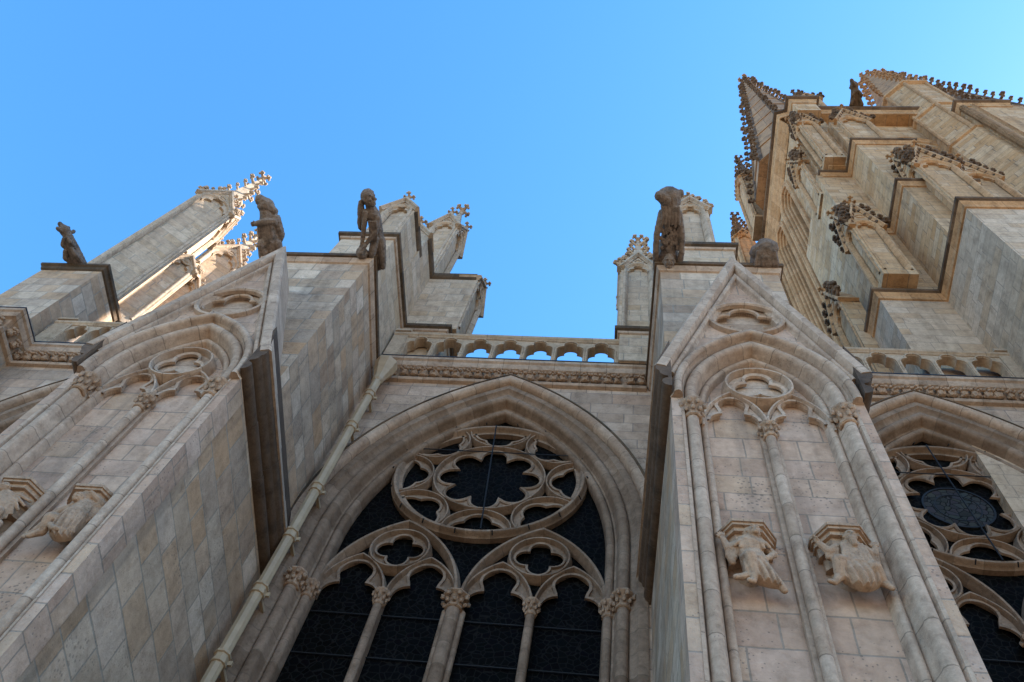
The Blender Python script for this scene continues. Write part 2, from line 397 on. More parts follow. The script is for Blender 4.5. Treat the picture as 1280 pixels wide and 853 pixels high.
def cusped(cx, zs, a, h):
    """trefoil-headed opening, listed like parch (left springing -> right springing)"""
    c = [(-a * 0.42, 0.0, a * 0.58), (a * 0.42, 0.0, a * 0.58), (0.0, h - a * 0.52, a * 0.52)]
    if h > 1.6 * a: c = [(-a * 0.42, 0.0, a * 0.58), (a * 0.42, 0.0, a * 0.58), (0.0, h - a * 0.62, a * 0.62), (0.0, h * 0.45, a * 0.52)]
    out = []
    for i in range(41):
        t = PI - PI * i / 40; dx, dy = math.cos(t), math.sin(t); best = 0.02
        for (x, y, r) in c:
            b = x * dx + y * dy; disc = b * b - (x * x + y * y - r * r)
            if disc > 0: best = max(best, b + math.sqrt(disc))
        out.append((cx + dx * best, zs + dy * best))
    return out
def roll(nc, wc, r, a0=200, a1=-20, n=6):
    """round moulding bulging towards the viewer (-w)"""
    return [(nc + r * math.cos(R(a0 + (a1 - a0) * i / n)), wc - r * math.sin(R(a0 + (a1 - a0) * i / n))) for i in range(n + 1)]
XF = None
_build = B.build
def build_xf(s, *a, **k):
    if XF is not None: s.v = [tuple(XF(*p)) for p in s.v]
    return _build(s, *a, **k)
B.build = build_xf

# ------------------------------------------------------------------ ground
g = B(); g.add([(-900, -900, 0), (900, -900, 0), (900, 900, 0), (-900, 900, 0)], [(0, 1, 2, 3)])
o = g.build('ground', 'paving'); o['kind'] = 'structure'
g = B(); g.box(-60, 60, 2.2, 40, 0.004, 0.12); o = g.build('pavement', 'paving'); o['kind'] = 'structure'

# ------------------------------------------------------------------ shared profiles
def barprof(hw, w0, w1):
    return [(hw, w1), (hw, w0 + 0.10), (hw * .62, w0 + 0.06), (hw * .55, w0 + .01), (hw * .28, w0 - .025), (-hw * .28, w0 - .025), (-hw * .55, w0 + .01), (-hw * .62, w0 + 0.06), (-hw, w0 + 0.10), (-hw, w1)]
def capital_mesh(c, r, h, n=8, seed=0):
    rnd = random.Random(seed)
    b = B(); b.lathe(c, [(r * 1.0, 0), (r * 1.18, .02), (r * 1.18, .05), (r * 1.0, .07), (r * 1.02, h * .4), (r * 1.25, h * .75), (r * 1.6, h * .86), (r * 1.7, h * .9), (r * 1.7, h), (r * 1.5, h * 1.02)], 8, PI / 8)
    for row, (zz, rr, sz) in enumerate(((.42, 1.25, .30), (.72, 1.62, .34))):
        for i in range(n):
            t = 2 * PI * (i + .5 * row) / n + rnd.uniform(-.1, .1)
            x, y = math.cos(t), math.sin(t)
            b.ball((c[0] + x * r * rr, c[1] + y * r * rr, c[2] + h * zz + rnd.uniform(-.01, .01)), (r * sz, r * sz * .8, h * .16), 6, 5)
            b.ball((c[0] + x * r * rr * 1.1, c[1] + y * r * rr * 1.1, c[2] + h * (zz + .1)), (r * .2, r * .2, h * .07), 5, 4)
    return b

# ------------------------------------------------------------------ nave wall
nave = thing('nave_wall', 'pale limestone church wall pierced by tall traceried windows behind the buttresses', 'wall', (-2.6, 10, 0))
WX = [-2.63, 6.49, -11.75]; ZS = 14.9; AI, RI = 2.50, 5.99
b = B(); b.plate([(-40, 0), (9.9, 0), (9.9, 21.3), (-40, 21.3)], [parch(cx, ZS, AI + .6, RI + .6, 18, 4.5) for cx in WX], 10.0, 10.9)
b.build('wall_face', 'wall', nave)
b = B(); b.prism([(10.95, 20.9), (11.2, 21.2), (19.0, 38.0), (27.0, 21.2), (27.0, 0), (26.5, 0), (26.5, 20.9)], -45, 30, lambda u, v, w_: (w_, u, v))
b.build('roof', 'slate', nave)  # added out of view, ridge height set to shade the wall head and piers

def build_window(cx):
    path = parch(cx, ZS, AI, RI, 20, 4.3)
    prof = [(.66, 10.02), (.66, 9.965), (.60, 9.94), (.50, 9.95), (.47, 10.0), (.42, 10.05), (.38, 10.06)] + roll(.26, 10.08, .10, -10, 190) + \
           [(.15, 10.15), (.13, 10.22), (.10, 10.24)] + roll(.02, 10.27, .075, -10, 190) + [(-.06, 10.34), (-.07, 10.42), (-.02, 10.55)]
    b = B(); b.sweep(path, prof, cap=False)
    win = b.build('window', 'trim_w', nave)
    b = B(); b.sweep(parch(cx, ZS, AI + .68, RI + .68, 20, 14.3), [(0, 10.0), (0, 9.88), (.04, 9.82), (.10, 9.79), (.17, 9.80), (.20, 9.86), (.22, 10.0)])
    b.build('hood_mould', 'trim', win)
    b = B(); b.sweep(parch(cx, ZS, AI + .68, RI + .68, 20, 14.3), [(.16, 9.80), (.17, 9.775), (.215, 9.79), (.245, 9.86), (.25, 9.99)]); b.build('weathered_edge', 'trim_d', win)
    # rose
    rz = 17.2; Y0 = 10.30
    b = B(); b.sweep(circle(cx, rz, 1.91, 64), barprof(.088, Y0 - .04, 10.5), closed=True)
    b.sweep(circle(cx, rz, 1.80, 64), [(.03, Y0 + .2), (.03, Y0 + .05), (-.03, Y0 + .05), (-.03, Y0 + .2)], closed=True)
    hole = foil(cx, rz, 8, .77, .32, PI / 2, 160)
    b.plate(circle(cx, rz, 1.12, 64), [hole], Y0 + .08, 10.41)
    b.sweep(hole, [(.07, Y0 + .085), (.06, Y0 + .04), (.03, Y0 + .03), (.0, Y0 + .05), (-.005, Y0 + .1)], closed=True)
    b.sweep(circle(cx, rz, 1.13, 64), barprof(.046, Y0, 10.46), closed=True)
    for k in range(8):
        t = PI / 2 + k * PI / 4; ca, sa = math.cos(t), math.sin(t)
        def W(rr, tt): return (cx + rr * ca - tt * sa, rz + rr * sa + tt * ca)     # rr outwards, tt sideways
        ap = [W(1.78 - .61 * math.sin(q), -.66 * math.cos(q)) for q in [PI * i / 18 for i in range(19)]]
        b.sweep(ap, barprof(.042, Y0 + .01, 10.46))
        oc = [W(1.78 - .57 * math.sin(q), -.62 * math.cos(q)) for q in [PI * i / 18 for i in range(19)]]
        ic = [W(1.80 - z, -u) for u, z in reversed(cusped(0, 0, .55, .545))]
        b.plate(oc + ic[::-1], [], Y0 + .09, 10.44) if False else b.plate(oc + [W(1.79, .56)] + ic[::-1] + [W(1.79, -.56)], [], Y0 + .09, 10.41)
        b.sweep(ic, [(.04, Y0 + .095), (.035, Y0 + .05), (-.01, Y0 + .05), (-.02, Y0 + .095)], cap=False)
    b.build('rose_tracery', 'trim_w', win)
    b = B()
    for sx in (-1, 1):
        c2 = cx + sx * 1.27
        b.sweep(parch(c2, 13.5, 1.22, 2.25, 14, 13.4), barprof(.072, Y0 - .02, 10.5))
        for s2 in (-1, 1):
            c3 = c2 + s2 * .625
            b.sweep(parch(c3, 13.47, .60, 1.2, 12, 13.4), barprof(.05, Y0 + .02, 10.48))
            outer = parch(c3, 13.47, .56, 1.16, 12); inner = cusped(c3, 13.50, .51, .87)
            b.plate([(c3 - .56, 13.43)] + outer + [(c3 + .56, 13.43), (c3 + .53, 13.40)] + inner[::-1] + [(c3 - .53, 13.40)], [], Y0 + .09, 10.41)
            b.sweep(inner, [(.03, Y0 + .1), (.03, Y0 + .05), (-.02, Y0 + .05), (-.02, Y0 + .1)], cap=False)
        b.sweep(circle(c2, 14.72, .53, 40), barprof(.05, Y0, 10.48), closed=True)
        hole = foil(c2, 14.72, 4, .24, .225, PI / 2, 72)
        b.plate(circle(c2, 14.72, .49, 40), [hole], Y0 + .08, 10.41)
        b.sweep(hole, [(.04, Y0 + .09), (.04, Y0 + .04), (.0, Y0 + .03), (-.01, Y0 + .09)], closed=True)
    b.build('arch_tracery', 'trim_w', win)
    # mullions, capitals
    for i, (dx, r) in enumerate(((-1.27, .075), (0, .12), (1.27, .075))):
        b = B(); b.cyl((cx + dx, 10.28, 4.5), (cx + dx, 10.28, 13.2), r, n=14)
        if i == 1:
            b.cyl((cx + dx - .14, 10.36, 4.5), (cx + dx - .14, 10.36, 13.2), .06); b.cyl((cx + dx + .14, 10.36, 4.5), (cx + dx + .14, 10.36, 13.2), .06)
        b.box(cx + dx - r * .8, cx + dx + r * .8, 10.3, 10.5, 4.5, 13.5)
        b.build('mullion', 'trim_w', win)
        capital_mesh((cx + dx, 10.28, 13.15), r * 1.12, .33, 8, i).build('capital', 'carve', win)
    for sx in (-1, 1):
        for n_, yy, r in ((.26, 10.08, .105), (.02, 10.27, .08)):
            capital_mesh((cx + sx * (AI + n_), yy, 13.2), r * 1.1, .36, 8, int(n_ * 100)).build('capital', 'carve', win)
    b = B(); b.plate(parch(cx, ZS, AI + .02, RI + .02, 18, 4.4), [], 10.47, 10.50)
    b.build('leaded_glass', 'glass', win)
    b = B()
    for z in [5.5 + .95 * i for i in range(9)]: b.cyl((cx - AI, 10.44, z), (cx + AI, 10.44, z), .014, n=6)
    for z in (16.55, 17.75): b.cyl((cx - 1.75, 10.25, z + .3), (cx + 1.75, 10.25, z + .3), .012, n=6) if z > 17 else None
    b.cyl((cx + .12, 10.2, 15.3), (cx - .12, 10.2, 19.1), .016, n=6)
    for s_ in range(18):
        t = 2 * PI * s_ / 18; b.cyl((cx + 1.98 * math.cos(t), 10.18, rz + 1.98 * math.sin(t)), (cx + 2.03 * math.cos(t), 10.26, rz + 2.03 * math.sin(t)), .014, n=5)
    b.build('iron_bars', 'iron', win)
    return win
win0 = build_window(WX[0])
for cx in WX[1:]:
    w2 = copy_tree(win0, nave, (cx - WX[0], 0, 0))
    if cx > 0:
        b = B(); b.plate(circle(cx, 17.2, .66, 40), [], 10.45, 10.468); rn = random.Random(4)
        r_ = b.build('glass_roundel', 'roundel', nave); r_['label'] = 'pale leaded roundel'
        r_.parent = w2; r_.location = Vector(r_.location) - Vector(w2.location)
        b = B(); b.sweep(circle(cx, 17.2, .64, 40), [(.02, 10.455), (.02, 10.43), (-.02, 10.43), (-.02, 10.455)], closed=True)
        b.sweep(circle(cx, 17.2, .42, 40), [(.012, 10.455), (.012, 10.44), (-.012, 10.44), (-.012, 10.455)], closed=True)
        q_ = b.build('roundel_leads', 'iron', nave); q_.parent = w2; q_.location = Vector(q_.location) - Vector(w2.location)

# frieze and cornice along the wall head: paths run in -X (outward normal is on the left)
corn = [(0, 20.58), (.09, 20.60), (.12, 20.66), (.09, 20.73), (.03, 20.75), (.03, 20.85), (.12, 21.02), (.16, 21.06), (.22, 21.08), (.25, 21.15), (.26, 21.24), (.31, 21.28), (.31, 21.39), (.0, 21.40)]
def leaf_cluster(b, p, nrm, rnd, s=1.0):
    t = Vector((-nrm[1], nrm[0], 0)); n = Vector((nrm[0], nrm[1], 0)); z = Vector((0, 0, 1)); p = Vector(p)
    rot = Matrix((t, n, z)).transposed()
    b.ball(p + n * .13, (.10 * s, .09, .15 * s), 7, 5, rot)
    b.ball(p + n * .23 + z * .08, (.07 * s, .06, .05), 6, 5, rot)
    for sx in (-1, 1):
        b.ball(p + t * (.07 * sx * s) + n * .10 - z * (.05 + rnd.uniform(-.02, .02)), (.045 * s, .05, .06), 6, 5, rot)
        b.ball(p + t * (.08 * sx * s) + n * .19 + z * (.07 + rnd.uniform(-.02, .02)), (.055 * s, .055, .05), 6, 5, rot)
        b.ball(p + t * (.02 * sx) + n * .23 + z * rnd.uniform(-.05, .03), .035, 5, 4)
def frieze_run(path, seed):
    rnd = random.Random(seed)
    b = B(); b.sweep(path, corn, PL, cap=True); b.build('cornice', 'trim', nave)
    b = B()
    for (x0, y0), (x1, y1) in zip(path[:-1], path[1:]):
        L = math.hypot(x1 - x0, y1 - y0); dx, dy = (x1 - x0) / L, (y1 - y0) / L; nrm = (-dy, dx)
        k = max(2, int(L / .25))
        for i in range(k):
            s = (i + .5) / k * L + rnd.uniform(-.03, .03)
            leaf_cluster(b, (x0 + dx * s, y0 + dy * s, 20.89 + rnd.uniform(-.015, .015)), nrm, rnd, rnd.uniform(.85, 1.25))
    b.build('leaf_frieze', 'carve', nave)
    b = B(); b.sweep(path, [(.26, 21.395), (.325, 21.395), (.325, 21.425), (.26, 21.425)], PL, pclosed=True); b.build('lead_flashing', 'lead', nave)
FB_X, FB_Y = -15.45, 9.05
frieze_run([(.55, 10), (-5.9, 10)], 1)
frieze_run([(9.5, 10), (3.2, 10)], 2)
frieze_run([(-8.5, 10), (FB_X, 10), (FB_X, FB_Y), (-19.0, FB_Y)], 3)

# ------------------------------------------------------------------ balustrades
def balustrade(x0, x1, label, n, p0=.22, p1=.22):
    th = thing('balustrade', label, 'balustrade', ((x0 + x1) / 2, 9.9, 21.4), 'openwork balustrades along the roof walk')
    xa, xb = x0 + p0, x1 - p1; pit = (xb - xa) / n; cs = [xa + pit * (i + .5) for i in range(n)]
    holes = []
    for c in cs:
        a = pit * .42
        holes.append([(c - a, 21.47)] + cusped(c, 22.25, a, a * 1.28) + [(c + a, 21.47)])
    b = B(); b.plate([(x0, 21.40), (x1, 21.40), (x1, 22.73), (x0, 22.73)], holes, 9.80, 10.04)
    b.build('arcade', 'trim_y', th)
    b = B()
    for c in cs:
        a = pit * .42
        b.sweep([(c - a - .035, 21.47)] + [(x, z + .0) for x, z in cusped(c, 22.25, a + .03, a * 1.28 + .04)] + [(c + a + .035, 21.47)], [(.03, 9.81), (.03, 9.78), (.015, 9.765), (-.015, 9.765), (-.02, 9.81)], cap=False)
    b.build('arch_mouldings', 'trim_y', th)
    b = B(); b.sweep([(x1, 9.92), (x0, 9.92)], [(-.14, 22.715), (.14, 22.715), (.15, 22.75), (.19, 22.79), (.20, 22.87), (.16, 22.92), (-.16, 22.92), (-.2, 22.86)], PL, pclosed=True)
    b.build('handrail', 'trim_y', th)
    for xe, ww, sd in ((x0, p0, 1), (x1, p1, -1)):
        if ww > .3:
            b = B(); b.box(min(xe, xe + sd * ww), max(xe, xe + sd * ww), 9.76, 10.08, 21.40, 22.93); b.box(min(xe, xe + sd * (ww + .05)), max(xe, xe + sd * (ww + .05)), 9.70, 10.14, 22.93, 23.03)
            b.build('end_pier', 'trim_y', th)
balustrade(-5.95, .70, 'cream balustrade of eight trefoil arches above the middle window', 8, .38, .1)
balustrade(3.2, 9.27, 'cream balustrade at the foot of the golden tower, right of the gabled buttress', 7, .1, .32)
balustrade(FB_X + .0, -8.3, 'cream balustrade partly hidden by the left gable, beside the gargoyle block', 9, .55, .1)

# ------------------------------------------------------------------ buttresses
def prof_end(*a): return list(a)
def buttress(label, cx, k):
    global XF
    XF = lambda x, y, z: (x + k * (y - 6.2), y, z)
    th = thing('buttress', label, 'buttress', (cx, 6.2, 0), 'gabled buttresses between the windows')
    HW = 1.32
    # front skin with the arched recess
    b = B()
    hole1 = parch(cx, 13.4, 1.16, 2.21, 14, 2.0)
    hole2 = circle(cx, 16.08, .60, 40)
    b.plate([(cx - HW, .2), (cx + HW, .2), (cx + HW, 14.3), (cx + .03, 18.6), (cx - .03, 18.6), (cx - HW, 14.3)], [hole1, hole2], 6.2, 6.62)
    b.build('front_face', 'panel', th)
    b = B(); b.box(cx - 1.25, cx + 1.25, 6.52, 6.61, .2, 13.6); b.prism([(cx - 1.25, 13.6), (cx + 1.25, 13.6), (cx, 17.9)], 6.52, 6.61)
    b.build('recessed_panel', 'panel', th)
    b = B(); b.box(cx - HW, cx + HW, 6.61, 10.1, .2, 13.95)
    b.box(cx - 1.25, cx + 1.25, 7.05, 10.3, 13.94, 20.8)
    b.build('body', 'butt', th)
    # arch orders
    b = B()
    b.sweep(parch(cx, 13.4, 1.02, 2.07, 16, 2.0), [(.17, 6.19), (.13, 6.20), (.11, 6.26)] + roll(.02, 6.27, .085, -10, 190) + [(-.08, 6.34), (-.10, 6.40)] + roll(-.16, 6.43, .05, -10, 190) + [(-.22, 6.47), (-.23, 6.53)], cap=False)
    b.sweep(parch(cx, 13.4, 1.20, 2.25, 16, 13.25), [(-.05, 6.21), (-.04, 6.13)] + roll(.03, 6.13, .06, 190, -10) + [(.10, 6.16), (.13, 6.21)])
    b.build('arch_moulding', 'trim', th)
    # blind tracery
    b = B()
    for sx in (-1, 1):
        c2 = cx + sx * .44
        b.sweep(parch(c2, 12.88, .44, 1.14, 12, 12.8), barprof(.045, 6.38, 6.52))
        outer = parch(c2, 12.88, .40, 1.10, 10); inner = cusped(c2, 13.02, .35, .66)
        b.plate([(c2 - .40, 12.86)] + outer + [(c2 + .40, 12.86), (c2 + .385, 12.84), (c2 + .38, 12.98)] + inner[::-1] + [(c2 - .38, 12.98), (c2 - .385, 12.84)], [], 6.43, 6.51)
        b.sweep(inner, [(.03, 6.44), (.03, 6.40), (-.02, 6.40), (-.02, 6.44)], cap=False)
    b.sweep(circle(cx, 14.04, .48, 40), barprof(.045, 6.34, 6.52), closed=True)
    hole = foil(cx, 14.04, 3, .195, .225, PI / 2, 72)
    b.plate(circle(cx, 14.04, .45, 40), [hole], 6.43, 6.475); b.prism(circle(cx, 14.04, .45, 30), 6.475, 6.51)
    b.sweep(hole, [(.045, 6.44), (.045, 6.39), (.0, 6.37), (-.01, 6.44)], closed=True)
    b.build('blind_tracery', 'trim', th)
    b = B(); b.cyl((cx, 6.42, 2.0), (cx, 6.42, 12.62), .07, n=12); b.box(cx - .12, cx + .12, 6.46, 6.53, 2, 12.86); b.build('middle_shaft', 'trim', th)
    capital_mesh((cx, 6.42, 12.58), .085, .30, 8, 3).build('capital', 'carve', th)
    for sx in (-1, 1): capital_mesh((cx + sx * 1.03, 6.28, 12.75), .11, .40, 8, 5 + sx).build('capital', 'carve', th)
    # foiled circle in the gable
    b = B()
    b.sweep(circle(cx, 16.08, .62, 48), [(.065, 6.21), (.06, 6.14), (.025, 6.11), (-.02, 6.12), (-.04, 6.2), (-.04, 6.3)], closed=True)
    hole = foil(cx, 16.08, 4, .28, .275, PI / 2, 88)
    b.plate(circle(cx, 16.08, .60, 48), [hole], 6.25, 6.34); b.prism(circle(cx, 16.08, .60, 40), 6.341, 6.45)
    b.sweep(hole, [(.05, 6.26), (.045, 6.22), (.02, 6.20), (-.01, 6.23), (-.01, 6.34)], closed=True)
    b.build('foiled_circle', 'trim', th)
    # steep saddle roof with its raking coping
    b = B()
    b.sweep([(cx - 1.56, 13.96), (cx, 18.93), (cx + 1.56, 13.96)], [(-.38, 10.0), (0, 10.0), (0, 6.06), (-.04, 6.02), (-.17, 6.02), (-.2, 6.06), (-.21, 6.12)] + roll(-.27, 6.15, .045, -10, 190) + [(-.34, 6.19), (-.38, 6.22)], pclosed=True)
    b.build('gable_coping', 'trim', th)
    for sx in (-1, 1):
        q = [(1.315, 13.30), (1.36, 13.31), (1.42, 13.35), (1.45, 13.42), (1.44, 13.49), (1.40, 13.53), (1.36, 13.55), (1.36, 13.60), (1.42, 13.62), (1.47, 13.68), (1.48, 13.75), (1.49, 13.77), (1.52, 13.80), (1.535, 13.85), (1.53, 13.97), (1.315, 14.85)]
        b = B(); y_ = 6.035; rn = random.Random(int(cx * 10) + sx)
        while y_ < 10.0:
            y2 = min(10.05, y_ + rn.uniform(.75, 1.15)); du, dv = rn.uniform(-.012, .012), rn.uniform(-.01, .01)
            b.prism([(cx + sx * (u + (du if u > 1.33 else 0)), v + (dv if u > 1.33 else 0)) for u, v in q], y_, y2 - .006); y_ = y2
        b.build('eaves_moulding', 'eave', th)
    # head of the upper block
    b = B(); pth = [(cx + 1.25, 10.0), (cx + 1.25, 7.05), (cx - 1.25, 7.05), (cx - 1.25, 10.0)]
    b.sweep(pth, [(0, 20.62), (.04, 20.64), (.06, 20.72), (.08, 20.76), (.085, 20.84), (.0, 20.86)], PL); b.build('cornice', 'trim', th)
    b = B(); b.sweep(pth, [(.06, 20.835), (.125, 20.85), (.135, 20.88), (.13, 21.0), (.09, 21.04), (-.3, 21.1)], PL)
    b.box(cx - 1.2, cx + 1.2, 7.1, 10.2, 20.8, 21.05)
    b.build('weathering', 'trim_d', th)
    XF = None
    return th
RBX, LBX = 2.01, -7.03
rb = buttress('gabled stone buttress on the right, with two carved corbels seen face on', RBX, -.03)
lb = buttress('gabled stone buttress on the left, its long side wall facing the drainpipe', LBX, -.06)

# ------------------------------------------------------------------ block buttress at far left
th = thing('pier', 'tall plain pier at far left topped by a gargoyle, frieze wrapped round it', 'pier', (-16.7, 9.2, 0))
b = B(); b.box(-18.6, FB_X, FB_Y, 10.2, .2, 21.2); b.build('lower_shaft', 'butt', th)
b = B(); b.box(-17.55, -15.62, 9.35, 11.2, 21.2, 25.85); b.build('upper_block', 'butt', th)
b = B(); b.sweep([(-15.62, 11.0), (-15.62, 9.35), (-17.55, 9.35), (-17.55, 11.0)], [(0, 25.66), (.05, 25.70), (.08, 25.82), (.13, 25.86), (.14, 25.95), (.12, 26.0), (-.3, 26.08)], PL)
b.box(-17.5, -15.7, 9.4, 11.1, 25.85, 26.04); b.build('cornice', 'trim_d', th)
# ------------------------------------------------------------------ rain pipe
th = thing('drainpipe', 'cream painted rain pipe with faceted hopper head running down the wall corner', 'drainpipe', (-5.6, 9.58, 0))
PX, PY = -5.6, 9.58
b = B(); b.cyl((PX, PY, .3), (PX, PY, 20.0), .098, n=8)
b.build('pipe', 'pipe', th)
b = B(); b.lathe((PX, PY, 0), [(.10, 19.75), (.13, 19.8), (.13, 19.86), (.12, 19.9), (.17, 20.1), (.2, 20.18), (.2, 20.24), (.25, 20.32), (.255, 20.52), (.28, 20.56), (.28, 20.64), (.24, 20.66)], 8, PI / 8)
b.build('hopper_head', 'pipe', th)
for z in (1.6, 3.6, 5.6, 7.4, 9.2, 11.02, 12.51, 13.95, 15.37, 17.69, 19.1):
    b = B(); b.lathe((PX, PY, z), [(.10, -.11), (.125, -.10), (.125, -.06), (.112, -.05), (.112, .05), (.135, .06), (.135, .10), (.10, .12)], 8, PI / 8)
    b.box(PX - .17, PX + .17, PY + .05, PY + .09, z - .04, z + .04); b.box(PX - .03, PX + .03, PY + .05, 10.0, z - .03, z + .03)
    b.build('collar', 'pipe', th)

def remesh(o, vox, smooth_it=4, fac=.5):
    m = o.modifiers.new('fuse', 'REMESH'); m.mode = 'VOXEL'; m.voxel_size = vox; m.use_smooth_shade = True
    s = o.modifiers.new('soften', 'SMOOTH'); s.iterations = smooth_it; s.factor = fac
def rotm(ax, deg): return Matrix.Rotation(R(deg), 3, ax)

# ------------------------------------------------------------------ carved corbels (crouching figures under a half-octagon console)
def face(b, c, r, fwd, up):
    """head with eye sockets, nose, brow, mouth, ears; fwd / up are unit vectors"""
    f = Vector(fwd).normalized(); u = Vector(up); u = (u - f * u.dot(f)).normalized(); s = f.cross(u)
    rot = Matrix((s, f, u)).transposed(); c = Vector(c)
    b.ball(c, (r * .78, r * .92, r), 12, 9, rot)
    b.ball(c + f * r * .55 - u * r * .55, (r * .5, r * .42, r * .45), 8, 6, rot)
    b.ball(c + f * r * 1.0 - u * r * .12, (r * .14, r * .2, r * .3), 7, 5, rot)
    for q in (-1, 1):
        b.ball(c + f * r * .82 + u * r * .28 + s * r * .3 * q, (r * .26, r * .14, r * .1), 7, 5, rot)
        b.ball(c + f * r * .80 - u * r * .22 + s * r * .38 * q, (r * .2, r * .16, r * .2), 7, 5, rot)
        b.ball(c + s * r * .82 * q - u * r * .05, (r * .12, r * .2, r * .28), 6, 5, rot)
    b.ball(c + f * r * .9 - u * r * .52, (r * .25, r * .1, r * .06), 7, 5, rot)
    b.ball(c + f * r * .9 - u * r * .64, (r * .22, r * .1, r * .06), 7, 5, rot)
def hand(b, p, d, sp, s=1.0):
    p = Vector(p); d = Vector(d).normalized(); sp = Vector(sp); sp = (sp - d * sp.dot(d)).normalized()
    b.ball(p + d * .03 * s, .034 * s, 8, 6)
    for i, l in enumerate((.055, .066, .062, .048)):
        o = sp * ((i - 1.5) * .019 * s)
        b.limb([(p + o + d * .04 * s, .0115 * s), (p + o * 1.25 + d * (.05 + l * .55) * s, .011 * s), (p + o * 1.3 + d * (.05 + l) * s + Vector((0, -.0, -.015 * s)), .009 * s)], 6)
    b.limb([(p - sp * .03 * s + d * .02 * s, .012 * s), (p - sp * .055 * s + d * .05 * s, .0105 * s)], 6)
def drape(b, pts, r, n=7):
    b.limb([(p, r * (1 - .25 * i / len(pts))) for i, p in enumerate(pts)], n)

